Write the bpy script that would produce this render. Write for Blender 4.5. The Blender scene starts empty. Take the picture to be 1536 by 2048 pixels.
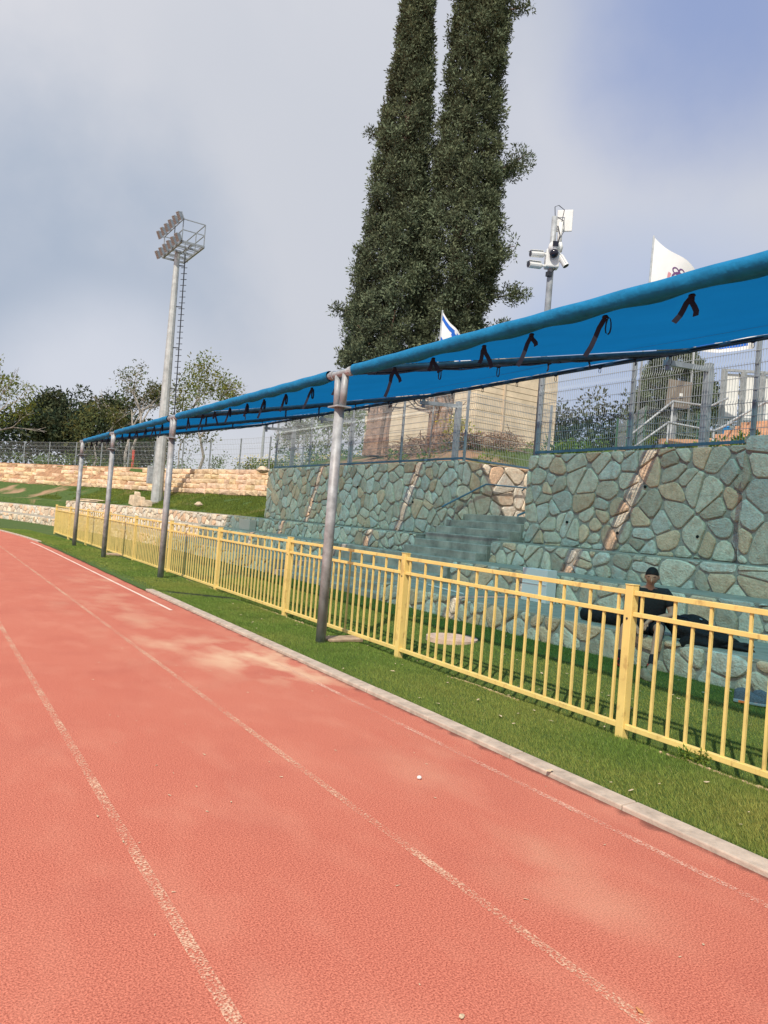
import bpy, bmesh, math, random
import numpy as np
from mathutils import Vector, Matrix

rnd = random.Random(7)
npr = np.random.default_rng(7)
SC = bpy.context.scene
COL = SC.collection
R_ = math.radians

# ---------------------------------------------------------------- camera
CAMH = 1.6
F, CX, CY = 1500.0, 768.0, 1024.0
a = np.array([-166 - CX, 970 - CY, F]); a /= np.linalg.norm(a)
hh = np.array([1, .08, 0.])
up = np.cross(a, hh); up /= np.linalg.norm(up)
if up[1] > 0: up = -up
rr = np.cross(a, up)
if rr[0] < 0: rr = -rr
RW = np.array([rr, a, up])            # world axes written in camera axes (x right, y down, z forward)
cam_d = bpy.data.cameras.new('camera')
cam = bpy.data.objects.new('camera', cam_d); COL.objects.link(cam)
M = Matrix.Identity(4)
for i in range(3):
    M[i][0] = RW[i][0]; M[i][1] = -RW[i][1]; M[i][2] = -RW[i][2]
M[0][3], M[1][3], M[2][3] = 0, 0, CAMH
cam.matrix_world = M
cam_d.sensor_fit = 'VERTICAL'; cam_d.sensor_height = 24.0
cam_d.lens = 24.0 * F / 2048.0
cam_d.clip_end = 6000; cam_d.clip_start = .05
SC.camera = cam

# ---------------------------------------------------------------- light
SUN = Vector((.70, .54, -1.0)).normalized()    # the way sunlight travels
elev = math.asin(-SUN.z)
sd = bpy.data.lights.new('sun', 'SUN'); sd.energy = 3.9; sd.angle = R_(.55); sd.color = (1, .93, .82)
so = bpy.data.objects.new('sun', sd); COL.objects.link(so)
so.rotation_euler = (-SUN).to_track_quat('Z', 'Y').to_euler()

W = bpy.data.worlds.new("World"); SC.world = W; W.use_nodes = True
nt = W.node_tree; nt.nodes.clear()
def N(nt, t, **k):
    n = nt.nodes.new(t)
    for a_, b_ in k.items(): setattr(n, a_, b_)
    return n
out = N(nt, 'ShaderNodeOutputWorld'); bg = N(nt, 'ShaderNodeBackground'); bg.inputs[1].default_value = .145
sky = N(nt, 'ShaderNodeTexSky', sky_type='NISHITA', sun_disc=False)
sky.sun_elevation = elev; sky.sun_rotation = math.atan2(-SUN.x, -SUN.y)
sky.dust_density = 2.0; sky.air_density = 1.0
tc = N(nt, 'ShaderNodeTexCoord')
mp = N(nt, 'ShaderNodeMapping'); mp.inputs['Scale'].default_value = (1, 1, 2.3); mp.inputs['Location'].default_value = (.3, 1.1, .2)
nz = N(nt, 'ShaderNodeTexNoise'); nz.inputs['Scale'].default_value = 1.35; nz.inputs['Detail'].default_value = 5; nz.inputs['Roughness'].default_value = .5
cr = N(nt, 'ShaderNodeValToRGB'); cr.color_ramp.elements[0].position = .33; cr.color_ramp.elements[1].position = .66
cr.color_ramp.elements[0].color = (.62, .62, .62, 1); cr.color_ramp.elements[1].color = (.97, .97, .97, 1)
nz2 = N(nt, 'ShaderNodeTexNoise'); nz2.inputs['Scale'].default_value = .9; nz2.inputs['Detail'].default_value = 3
cr2 = N(nt, 'ShaderNodeValToRGB'); cr2.color_ramp.elements[0].position = .36; cr2.color_ramp.elements[1].position = .64
cr2.color_ramp.elements[0].color = (3.0, 3.3, 3.95, 1); cr2.color_ramp.elements[1].color = (4.6, 4.65, 5.1, 1)
mx = N(nt, 'ShaderNodeMix', data_type='RGBA')
L = nt.links.new
L(tc.outputs['Generated'], mp.inputs[0]); L(mp.outputs[0], nz.inputs[0]); L(nz.outputs[0], cr.inputs[0])
mp2 = N(nt, 'ShaderNodeMapping'); mp2.inputs['Location'].default_value = (2.1, .4, .9); mp2.inputs['Scale'].default_value = (1, 1, 1.8)
L(tc.outputs['Generated'], mp2.inputs[0]); L(mp2.outputs[0], nz2.inputs[0]); L(nz2.outputs[0], cr2.inputs[0])
L(cr.outputs[0], mx.inputs[0]); L(sky.outputs[0], mx.inputs[6]); L(cr2.outputs[0], mx.inputs[7])
def lobe(px, py, p0, p1):
    d = RW @ np.array([px - CX, py - CY, F]); d /= np.linalg.norm(d)
    dn = N(nt, 'ShaderNodeVectorMath', operation='DOT_PRODUCT'); dn.inputs[1].default_value = tuple(d)
    ds = N(nt, 'ShaderNodeTexNoise'); ds.inputs['Scale'].default_value = 2.6; ds.inputs['Detail'].default_value = 6; ds.inputs['Roughness'].default_value = .55; L(tc.outputs['Generated'], ds.inputs[0])
    nrm_ = N(nt, 'ShaderNodeVectorMath', operation='NORMALIZE'); L(tc.outputs['Generated'], nrm_.inputs[0]); L(nrm_.outputs[0], dn.inputs[0])
    ad = N(nt, 'ShaderNodeMath', operation='MULTIPLY_ADD'); ad.inputs[1].default_value = (p1 - p0) * 1.6; L(ds.outputs[0], ad.inputs[0]); L(dn.outputs['Value'], ad.inputs[2])
    mr = N(nt, 'ShaderNodeMapRange', interpolation_type='SMOOTHSTEP'); mr.inputs[1].default_value = p0 + (p1 - p0) * .8; mr.inputs[2].default_value = p1 + (p1 - p0) * .8; L(ad.outputs[0], mr.inputs[0])
    return mr.outputs[0]
last = mx.outputs[2]
for (px, py, p0, p1, c_, k) in ((150, 120, .72, .97, (4.5, 4.5, 4.75), .9), (1250, 380, .88, 1.0, (3.9, 4.02, 4.45), .85), (560, 420, .93, 1.0, (3.5, 3.7, 4.15), .7), (40, 620, .95, 1.0, (2.2, 2.7, 3.5), .85), (1430, -20, .972, 1.0, (1.5, 2.05, 3.7), .85), (200, 790, .985, 1.0, (4.6, 4.7, 5.1), .7), (1300, 780, .965, 1.0, (2.3, 3.0, 4.5), .7)):
    mm = N(nt, 'ShaderNodeMix', data_type='RGBA'); ml = N(nt, 'ShaderNodeMath', operation='MULTIPLY'); ml.inputs[1].default_value = k
    L(lobe(px, py, p0, p1), ml.inputs[0]); L(ml.outputs[0], mm.inputs[0]); L(last, mm.inputs[6]); mm.inputs[7].default_value = (*c_, 1); last = mm.outputs[2]
L(last, bg.inputs[0]); L(bg.outputs[0], out.inputs[0])

SC.view_settings.view_transform = 'Standard'
SC.view_settings.look = 'None'
SC.view_settings.exposure = 0.18
SC.view_settings.gamma = 1
SC.cycles.max_bounces = 8; SC.cycles.transparent_max_bounces = 12
SC.cycles.use_denoising = True

# ---------------------------------------------------------------- materials
def mat(name, col, rough=.8, metal=0., noise=None, bump=None, attr=False, col2=None, spec=.3, vec='Object', extra=None):
    """noise=(scale, amount); bump=(scale, strength, distance); attr multiplies by the 'tint' attribute"""
    m = bpy.data.materials.new(name); m.use_nodes = True
    t = m.node_tree; b = t.nodes['Principled BSDF']
    b.inputs['Roughness'].default_value = rough; b.inputs['Metallic'].default_value = metal
    b.inputs['Specular IOR Level'].default_value = spec
    b.inputs['Base Color'].default_value = (*col, 1)
    co = N(t, 'ShaderNodeTexCoord')
    src = None
    if noise:
        n = N(t, 'ShaderNodeTexNoise'); n.inputs['Scale'].default_value = noise[0]; n.inputs['Detail'].default_value = 6
        n.inputs['Roughness'].default_value = .6
        t.links.new(co.outputs[vec], n.inputs[0])
        r = N(t, 'ShaderNodeValToRGB'); r.color_ramp.elements[0].position = .32; r.color_ramp.elements[1].position = .68
        c2 = col2 or tuple(c * (1 - noise[1]) for c in col)
        c1 = tuple(min(1, c * (1 + noise[1] * .5)) for c in col) if not col2 else col
        r.color_ramp.elements[0].color = (*c2, 1); r.color_ramp.elements[1].color = (*c1, 1)
        t.links.new(n.outputs[0], r.inputs[0]); src = r.outputs[0]
    if attr:
        at = N(t, 'ShaderNodeAttribute', attribute_name='tint')
        mm = N(t, 'ShaderNodeMix', data_type='RGBA', blend_type='MULTIPLY'); mm.inputs[0].default_value = 1
        if src: t.links.new(src, mm.inputs[6])
        else: mm.inputs[6].default_value = (*col, 1)
        t.links.new(at.outputs['Color'], mm.inputs[7]); src = mm.outputs[2]
    if extra: src = extra(t, co, src)
    if src: t.links.new(src, b.inputs['Base Color'])
    if bump:
        n = N(t, 'ShaderNodeTexNoise'); n.inputs['Scale'].default_value = bump[0]; n.inputs['Detail'].default_value = 5
        t.links.new(co.outputs[vec], n.inputs[0])
        bp = N(t, 'ShaderNodeBump'); bp.inputs['Strength'].default_value = bump[1]; bp.inputs['Distance'].default_value = bump[2]
        t.links.new(n.outputs[0], bp.inputs['Height']); t.links.new(bp.outputs[0], b.inputs['Normal'])
    return m

def leafmat(name, col, trans=.3):
    m = bpy.data.materials.new(name); m.use_nodes = True
    t = m.node_tree; t.nodes.clear()
    o = N(t, 'ShaderNodeOutputMaterial'); d = N(t, 'ShaderNodeBsdfDiffuse'); tr = N(t, 'ShaderNodeBsdfTranslucent')
    ms = N(t, 'ShaderNodeMixShader'); ms.inputs[0].default_value = trans
    at = N(t, 'ShaderNodeAttribute', attribute_name='tint')
    mm = N(t, 'ShaderNodeMix', data_type='RGBA', blend_type='MULTIPLY'); mm.inputs[0].default_value = 1; mm.inputs[6].default_value = (*col, 1)
    t.links.new(at.outputs['Color'], mm.inputs[7])
    t.links.new(mm.outputs[2], d.inputs[0]); t.links.new(mm.outputs[2], tr.inputs[0])
    t.links.new(d.outputs[0], ms.inputs[1]); t.links.new(tr.outputs[0], ms.inputs[2]); t.links.new(ms.outputs[0], o.inputs[0])
    return m

def math_(t, op, a_, b_=None, c_=None, clamp=False):
    n = N(t, 'ShaderNodeMath', operation=op, use_clamp=clamp)
    for i, v in enumerate((a_, b_, c_)):
        if v is None: continue
        if isinstance(v, (int, float)): n.inputs[i].default_value = v
        else: t.links.new(v, n.inputs[i])
    return n.outputs[0]
def noise_(t, co, sc, det=5, loc=None, scale=None):
    n = N(t, 'ShaderNodeTexNoise'); n.inputs['Scale'].default_value = sc; n.inputs['Detail'].default_value = det
    v = co.outputs['Object']
    if scale or loc:
        mp = N(t, 'ShaderNodeMapping')
        if scale: mp.inputs['Scale'].default_value = scale
        if loc: mp.inputs['Location'].default_value = loc
        t.links.new(v, mp.inputs[0]); v = mp.outputs[0]
    t.links.new(v, n.inputs[0]); return n.outputs[0]
def ramp_(t, v, p0, p1, c0=(0, 0, 0), c1=(1, 1, 1)):
    r = N(t, 'ShaderNodeValToRGB'); r.color_ramp.elements[0].position = p0; r.color_ramp.elements[1].position = p1
    r.color_ramp.elements[0].color = (*c0, 1); r.color_ramp.elements[1].color = (*c1, 1)
    t.links.new(v, r.inputs[0]); return r.outputs[0]
def mixc_(t, f, c1, c2, bt='MIX'):
    n = N(t, 'ShaderNodeMix', data_type='RGBA', blend_type=bt)
    for i, v in ((0, f), (6, c1), (7, c2)):
        if isinstance(v, (int, float)): n.inputs[i].default_value = v
        elif isinstance(v, tuple): n.inputs[i].default_value = (*v, 1)
        else: t.links.new(v, n.inputs[i])
    return n.outputs[2]
def spot_(t, co, x, y, rx, ry):
    """soft elliptical stain mask round a place on the ground"""
    mp = N(t, 'ShaderNodeMapping'); mp.inputs['Location'].default_value = (-x / rx, -y / ry, 0); mp.inputs['Scale'].default_value = (1 / rx, 1 / ry, 0)
    t.links.new(co.outputs['Object'], mp.inputs[0])
    ln = N(t, 'ShaderNodeVectorMath', operation='LENGTH'); t.links.new(mp.outputs[0], ln.inputs[0])
    return math_(t, 'SUBTRACT', 1.0, ln.outputs['Value'], clamp=True)

def track_extra(t, co, src):
    fine = noise_(t, co, 130, 4)
    c = mixc_(t, ramp_(t, fine, .36, .62), (.28, .060, .040), (.63, .195, .130))
    gr = noise_(t, co, 420, 2)
    c = mixc_(t, math_(t, 'MULTIPLY', ramp_(t, gr, .54, .66), .7), c, (.74, .31, .21))
    big = noise_(t, co, .55, 6)
    c = mixc_(t, math_(t, 'MULTIPLY', ramp_(t, big, .42, .72), .16), c, (.64, .28, .19))
    mid = noise_(t, co, 3.2, 6, scale=(1, .45, 1))
    c = mixc_(t, math_(t, 'MULTIPLY', ramp_(t, mid, .5, .8), .28), c, (.66, .31, .21))
    dk = noise_(t, co, 1.3, 5, loc=(4, 9, 0))
    c = mixc_(t, math_(t, 'MULTIPLY', ramp_(t, dk, .52, .75), .22), c, (.30, .06, .05))
    n1 = noise_(t, co, 2.0, 8, scale=(1, .55, 1), loc=(3, 1, 0))
    for (x, y, rx, ry, k) in ((3.35, 7.6, .75, 1.7, 1.7), (2.7, 8.6, 1.0, 2.6, .75), (3.5, 6.8, .35, 1.2, 1.0), (3.1, 4.0, .6, 1.4, .2), (2.6, 11.8, 1.0, 2.4, .55), (3.2, 15, .8, 3, .5), (2.7, 2.6, .5, .9, .35)):
        s = spot_(t, co, x, y, rx, ry)
        f = math_(t, 'MULTIPLY', math_(t, 'MULTIPLY', s, 2.2), ramp_(t, n1, .44, .68))
        f = math_(t, 'MULTIPLY', f, k * .42, clamp=True)
        c = mixc_(t, f, c, (.66, .44, .29))
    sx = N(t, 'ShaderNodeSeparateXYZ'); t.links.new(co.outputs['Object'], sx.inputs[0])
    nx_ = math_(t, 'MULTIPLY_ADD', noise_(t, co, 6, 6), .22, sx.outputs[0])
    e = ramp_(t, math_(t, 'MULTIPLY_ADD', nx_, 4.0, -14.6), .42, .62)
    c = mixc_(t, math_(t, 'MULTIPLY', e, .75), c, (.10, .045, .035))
    return c
M_track = mat('track_rubber', (.5, .1, .08), .9, bump=(150, .5, .008), extra=track_extra, spec=.2)

def worn(name, col, lo, hi):
    m = bpy.data.materials.new(name); m.use_nodes = True
    t = m.node_tree; b = t.nodes['Principled BSDF']; b.inputs['Base Color'].default_value = (*col, 1); b.inputs['Roughness'].default_value = .85
    co = N(t, 'ShaderNodeTexCoord')
    f = noise_(t, co, 110, 4); g = noise_(t, co, 2.0, 5)
    s = math_(t, 'ADD', f, math_(t, 'MULTIPLY', g, .5))
    al = ramp_(t, s, lo, hi)
    t.links.new(al, b.inputs['Alpha'])
    return m
M_line = worn('worn_line_paint', (.78, .50, .34), .70, .96)
M_line_faint = worn('faded_line_paint', (.80, .47, .35), .70, .96)
M_line_good = worn('line_paint', (.84, .64, .54), .5, .72)

def turf_extra(t, co, src):
    f = noise_(t, co, 60, 5)
    c = mixc_(t, ramp_(t, f, .35, .65), (.035, .065, .012), (.09, .15, .03))
    g = noise_(t, co, 1.1, 6)
    c = mixc_(t, math_(t, 'MULTIPLY', ramp_(t, g, .5, .75), .5), c, (.11, .12, .035))
    return c
M_turf = mat('artificial_turf', (.05, .1, .02), .9, bump=(120, .5, .02), extra=turf_extra)
M_blade = leafmat('turf_blades', (.185, .27, .058), .35)
M_ground = mat('ground_soil', (.30, .21, .13), .95, noise=(.4, .4), col2=(.10, .14, .04))
M_bank = None
def bank_extra(t, co, src):
    f = noise_(t, co, 14, 6)
    c = mixc_(t, ramp_(t, f, .35, .65), (.030, .062, .012), (.095, .15, .032))
    g = noise_(t, co, .45, 6, loc=(2, 5, 1))
    c = mixc_(t, ramp_(t, g, .56, .66), c, (.34, .22, .13))
    for (x, y, rx, ry) in ((9.9, 31.5, 1.2, 3.2), (13.2, 20, 2.4, 6)):
        s = spot_(t, co, x, y, rx, ry)
        c = mixc_(t, math_(t, 'MULTIPLY', math_(t, 'MULTIPLY', s, 3), ramp_(t, noise_(t, co, 1.6, 5), .35, .6), clamp=True), c, (.33, .20, .12))
    return c
M_bank = mat('bank_grass', (.06, .11, .02), .95, bump=(30, .6, .05), extra=bank_extra)
M_conc = mat('concrete', (.37, .335, .27), .85, noise=(6, .25), bump=(50, .3, .01))
M_step = mat('worn_step_concrete', (.44, .38, .31), .9, noise=(2.4, .45), bump=(22, .6, .02))
M_kerb = mat('kerb_concrete', (.50, .40, .32), .88, noise=(9, .3), bump=(80, .4, .006))
M_mortar = mat('wall_mortar', (.40, .36, .30), .95, noise=(20, .3), bump=(60, .5, .01))
def stone_extra(t, co, src):
    n = noise_(t, co, 9, 8)
    c = mixc_(t, math_(t, 'MULTIPLY', ramp_(t, n, .48, .66), .38), src, (.50, .27, .15), 'MIX')
    n2 = noise_(t, co, 26, 6)
    c = mixc_(t, math_(t, 'MULTIPLY', ramp_(t, n2, .5, .75), .35), c, (.62, .54, .42))
    n3 = noise_(t, co, 5, 8, loc=(7, 1, 3))
    return mixc_(t, math_(t, 'MULTIPLY', ramp_(t, n3, .54, .70), .28), c, (.26, .22, .17))
M_stone = mat('wall_stone', (.70, .65, .56), .85, noise=(14, .18), bump=(34, .8, .025), attr=True, extra=stone_extra)
M_lime = mat('limestone_block', (.72, .57, .40), .88, noise=(3.2, .32), bump=(14, .9, .05), attr=True)
M_rock = mat('pale_rock', (.68, .54, .38), .9, noise=(6, .35), bump=(18, .8, .03))
M_soil = mat('red_soil', (.40, .23, .13), .95, noise=(3, .45), bump=(12, .9, .06))
def yel_extra(t, co, src):
    n = noise_(t, co, 16, 7, scale=(1, 1, .5))
    c = mixc_(t, math_(t, 'MULTIPLY', ramp_(t, n, .58, .70), .6), src, (.44, .27, .09))
    return c
M_yel = mat('yellow_paint', (.83, .61, .205), .42, noise=(4, .12), bump=(35, .15, .004), extra=yel_extra, spec=.45)
M_galv = mat('galvanised_steel', (.38, .40, .41), .5, .15, noise=(7, .35), bump=(40, .15, .003))
def post_extra(t, co, src):
    n = noise_(t, co, 5, 7, scale=(1, 1, .35))
    c = mixc_(t, math_(t, 'MULTIPLY', ramp_(t, n, .5, .66), .4), src, (.31, .26, .24))
    return c
M_post = mat('weathered_steel_tube', (.37, .38, .385), .5, .12, noise=(8, .4), bump=(40, .3, .004), extra=post_extra)
M_mast = mat('mast_steel', (.54, .56, .54), .5, .45, noise=(3, .25), bump=(12, .3, .01))
M_fence = mat('grey_fence_steel', (.36, .40, .42), .5, .5, noise=(5, .25))
M_wire = mat('fence_wire', (.45, .48, .48), .5, .5)
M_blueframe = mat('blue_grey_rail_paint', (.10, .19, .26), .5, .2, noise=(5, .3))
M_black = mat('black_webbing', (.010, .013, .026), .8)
M_beamdark = mat('shade_toned_beam', (.045, .085, .13), .6, .2, noise=(9, .4))  # shade under the canopy and black lacing are put into this beam colour
M_darkmetal = mat('dark_metal', (.06, .065, .075), .5, .6)
M_white = mat('white_plastic', (.74, .74, .71), .4, noise=(5, .1))
M_glass = mat('dark_lens', (.02, .02, .03), .1)
M_lampglass = mat('lamp_louvre', (.36, .38, .37), .6)
M_hall = mat('beige_plaster', (.76, .62, .45), .9, noise=(1.2, .2), bump=(14, .4, .02))
M_bark = mat('bark', (.22, .16, .12), .95, noise=(6, .5), bump=(16, .9, .05))
M_barkred = mat('cypress_bark', (.36, .23, .16), .95, noise=(5, .5), bump=(12, .9, .06))
M_pale_bark = mat('pale_bark', (.36, .33, .29), .95, noise=(6, .4), bump=(16, .8, .03))
M_wood = mat('weathered_board', (.42, .30, .20), .85, noise=(8, .4), bump=(20, .5, .01))
M_lid = mat('manhole_cover', (.62, .44, .34), .85, noise=(10, .25), bump=(60, .4, .005))
M_skin = mat('skin', (.60, .32, .21), .6, noise=(20, .1))
M_hair = mat('hair', (.012, .010, .009), .7, bump=(200, .6, .004))
M_shirt = mat('black_cotton', (.026, .026, .028), .9, bump=(25, .5, .02))
M_shorts = mat('dark_shorts', (.022, .020, .026), .85, bump=(25, .5, .02))
M_bagm = mat('black_fabric', (.014, .014, .016), .8, noise=(9, .3), bump=(14, .9, .04))
M_shoe = mat('grey_mesh_fabric', (.12, .14, .17), .8, noise=(90, .5), bump=(140, .6, .004))
M_orange = mat('orange_sole', (.95, .22, .06), .5)
M_lgrey = mat('pale_grey_rubber', (.36, .42, .46), .6)
M_beige = mat('beige_suede', (.34, .26, .17), .9, noise=(20, .3))
M_red = mat('red_fabric', (.55, .04, .03), .7)
M_flagw = mat('white_flag_cloth', (.80, .80, .80), .8, noise=(3, .06))
M_flagb = mat('blue_flag_cloth', (.02, .13, .55), .8)
M_purple = mat('purple_print', (.16, .07, .20), .8)
M_pink = mat('faded_red_print', (.62, .28, .32), .8)
M_signbrown = mat('dark_board', (.20, .17, .14), .7, noise=(3, .3))
M_brick = mat('orange_stone_steps', (.62, .36, .22), .9, noise=(4, .3), bump=(10, .6, .03))
M_blue = mat('blue_plastic', (.03, .22, .50), .5)
M_hydrant = mat('red_paint', (.55, .07, .04), .5)
M_litter = mat('dry_leaf', (.62, .48, .32), .8, noise=(60, .3))
M_stub = mat('black_backing', (.014, .016, .014), .9)

def cloth(name, dif, trl, tra):
    m = bpy.data.materials.new(name); m.use_nodes = True
    t = m.node_tree; t.nodes.clear()
    o = N(t, 'ShaderNodeOutputMaterial')
    co = N(t, 'ShaderNodeTexCoord')
    n = noise_(t, co, 1.1, 4)
    d = N(t, 'ShaderNodeBsdfDiffuse'); tl = N(t, 'ShaderNodeBsdfTranslucent'); tp = N(t, 'ShaderNodeBsdfTransparent')
    k = ramp_(t, n, .3, .7, (.9, .9, .9), (1, 1, 1))
    t.links.new(mixc_(t, 1.0, dif, k, 'MULTIPLY'), d.inputs[0]); t.links.new(mixc_(t, 1.0, trl, k, 'MULTIPLY'), tl.inputs[0])
    # the knitted holes pass light that falls square on the cloth and close up at a slant
    ge = N(t, 'ShaderNodeNewGeometry'); dt = N(t, 'ShaderNodeVectorMath', operation='DOT_PRODUCT')
    t.links.new(ge.outputs['Incoming'], dt.inputs[0]); t.links.new(ge.outputs['Normal'], dt.inputs[1])
    mr = N(t, 'ShaderNodeMapRange'); mr.inputs[1].default_value = .35; mr.inputs[2].default_value = .8
    t.links.new(math_(t, 'ABSOLUTE', dt.outputs['Value']), mr.inputs[0])
    t.links.new(mixc_(t, mr.outputs[0], (0., 0., 0.), tra), tp.inputs[0])
    w = N(t, 'ShaderNodeTexWave'); w.inputs['Scale'].default_value = 60; w.bands_direction = 'Y'
    t.links.new(co.outputs['Object'], w.inputs[0])
    bp = N(t, 'ShaderNodeBump'); bp.inputs['Strength'].default_value = .15; bp.inputs['Distance'].default_value = .003
    t.links.new(w.outputs[0], bp.inputs['Height']); t.links.new(bp.outputs[0], d.inputs['Normal'])
    a1 = N(t, 'ShaderNodeAddShader'); a2 = N(t, 'ShaderNodeAddShader')
    t.links.new(d.outputs[0], a1.inputs[0]); t.links.new(tl.outputs[0], a1.inputs[1])
    t.links.new(a1.outputs[0], a2.inputs[0]); t.links.new(tp.outputs[0], a2.inputs[1]); t.links.new(a2.outputs[0], o.inputs[0])
    return m
M_cloth = cloth('blue_shade_cloth', (.004, .16, .34), (.003, .065, .185), (.155, .35, .37))
M_wrap = mat('blue_cloth_wrap', (.003, .17, .36), .8, noise=(8, .18), bump=(16, .8, .012))

# ---------------------------------------------------------------- mesh helpers
class MB:
    def __init__(s): s.v = []; s.f = []; s.c = []; s.tint = False
    def add(s, vs, fs, col=None):
        o = len(s.v); s.v.extend([tuple(p) for p in vs]); s.f.extend([tuple(i + o for i in q) for q in fs])
        if col is not None: s.tint = True
        s.c.extend([col or (1, 1, 1)] * len(vs))
        return s
    def box(s, lo, hi, jit=0, ax=None, col=None):
        x0, y0, z0 = lo; x1, y1, z1 = hi
        p = [(x0, y0, z0), (x1, y0, z0), (x1, y1, z0), (x0, y1, z0), (x0, y0, z1), (x1, y0, z1), (x1, y1, z1), (x0, y1, z1)]
        if jit: p = [(q[0] + rnd.uniform(-jit, jit), q[1] + rnd.uniform(-jit, jit), q[2] + rnd.uniform(-jit, jit)) for q in p]
        if ax: p = [tuple(ax @ Vector(q)) for q in p]
        return s.add(p, [(0, 3, 2, 1), (4, 5, 6, 7), (0, 1, 5, 4), (1, 2, 6, 5), (2, 3, 7, 6), (3, 0, 4, 7)], col)
    def bar(s, p, q, w, h=None, up=(0, 0, 1), col=None):
        p = Vector(p); q = Vector(q); h = h or w; d = (q - p)
        L_ = d.length
        if L_ < 1e-6: return s
        d /= L_; u = Vector(up)
        if abs(d.dot(u)) > .98: u = Vector((0, 1, 0))
        x = d.cross(u).normalized(); y = x.cross(d)
        vs = []
        for o in (p, q):
            for i, j in ((-1, -1), (1, -1), (1, 1), (-1, 1)): vs.append(o + x * (i * w / 2) + y * (j * h / 2))
        return s.add(vs, [(0, 1, 2, 3), (4, 7, 6, 5), (0, 4, 5, 1), (1, 5, 6, 2), (2, 6, 7, 3), (3, 7, 4, 0)], col)
    def tube(s, pts, rad, n=10, caps=True, col=None):
        pts = [Vector(p) for p in pts]
        if not isinstance(rad, (list, tuple)): rad = [rad] * len(pts)
        vs = []; u = None
        for i, p in enumerate(pts):
            d = (pts[min(i + 1, len(pts) - 1)] - pts[max(i - 1, 0)])
            if d.length < 1e-9: d = Vector((0, 0, 1))
            d.normalize()
            if u is None:
                u = Vector((1, 0, 0)) if abs(d.x) < .9 else Vector((0, 1, 0))
            u = (u - d * u.dot(d)).normalized(); w = d.cross(u)
            for k in range(n):
                t = 2 * math.pi * k / n
                vs.append(p + (u * math.cos(t) + w * math.sin(t)) * rad[i])
        fs = []
        for i in range(len(pts) - 1):
            for k in range(n):
                fs.append((i * n + k, i * n + (k + 1) % n, (i + 1) * n + (k + 1) % n, (i + 1) * n + k))
        if caps:
            fs.append(tuple(range(n - 1, -1, -1))); fs.append(tuple(range((len(pts) - 1) * n, len(pts) * n)))
        return s.add(vs, fs, col)
    def ell(s, c, r, nu=14, nv=9, ax=None, col=None, fn=None):
        vs = []; fs = []
        for j in range(nv + 1):
            ph = math.pi * j / nv
            for i in range(nu):
                th = 2 * math.pi * i / nu
                d = Vector((math.sin(ph) * math.cos(th), math.sin(ph) * math.sin(th), math.cos(ph)))
                k = fn(d) if fn else 1
                p = Vector((d.x * r[0] * k, d.y * r[1] * k, d.z * r[2] * k))
                if ax: p = ax @ p
                vs.append(p + Vector(c))
        for j in range(nv):
            for i in range(nu): fs.append((j * nu + i, (j + 1) * nu + i, (j + 1) * nu + (i + 1) % nu, j * nu + (i + 1) % nu))
        return s.add(vs, fs, col)
    def build(s, name, m, parent=None, smooth=False, bevel=0):
        me = bpy.data.meshes.new(name); me.from_pydata(s.v, [], s.f)
        if s.tint:
            at = me.color_attributes.new('tint', 'FLOAT_COLOR', 'POINT')
            arr = np.ones((len(s.v), 4), dtype=np.float32); arr[:, :3] = np.array(s.c, dtype=np.float32)
            at.data.foreach_set('color', arr.ravel())
        for mm in (m if isinstance(m, (list, tuple)) else [m]): me.materials.append(mm)
        if smooth: me.shade_smooth()
        me.validate()
        o = bpy.data.objects.new(name, me); COL.objects.link(o)
        if parent: o.parent = parent; o.matrix_parent_inverse = parent.matrix_world.inverted() if False else Matrix.Translation(-parent.location)
        if bevel:
            b = o.modifiers.new('bevel', 'BEVEL'); b.width = bevel; b.segments = 2; b.limit_method = 'ANGLE'
        return o
def tag(o, label=None, cat=None, group=None, kind=None):
    if label: o['label'] = label
    if cat: o['category'] = cat
    if group: o['group'] = group
    if kind: o['kind'] = kind
    return o
def empty(name, loc, label, cat, group=None, kind=None):
    o = bpy.data.objects.new(name, None); COL.objects.link(o); o.location = loc; o.empty_display_size = .2
    return tag(o, label, cat, group, kind)
def fast_mesh(name, V, Fq, m, parent=None, tint=None, nper=4):
    """V (n,3) and Fq (k,nper) numpy arrays to an object"""
    me = bpy.data.meshes.new(name)
    me.vertices.add(len(V)); me.vertices.foreach_set('co', V.astype(np.float32).ravel())
    k = len(Fq); me.loops.add(k * nper); me.loops.foreach_set('vertex_index', Fq.astype(np.int32).ravel())
    me.polygons.add(k); me.polygons.foreach_set('loop_start', np.arange(0, k * nper, nper, dtype=np.int32))
    me.polygons.foreach_set('loop_total', np.full(k, nper, dtype=np.int32))
    if tint is not None:
        at = me.color_attributes.new('tint', 'FLOAT_COLOR', 'POINT')
        arr = np.ones((len(V), 4), dtype=np.float32); arr[:, :3] = tint; at.data.foreach_set('color', arr.ravel())
    me.materials.append(m); me.update(calc_edges=True)
    o = bpy.data.objects.new(name, me); COL.objects.link(o)
    if parent: o.parent = parent; o.matrix_parent_inverse = Matrix.Translation(-parent.location)
    return o

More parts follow.
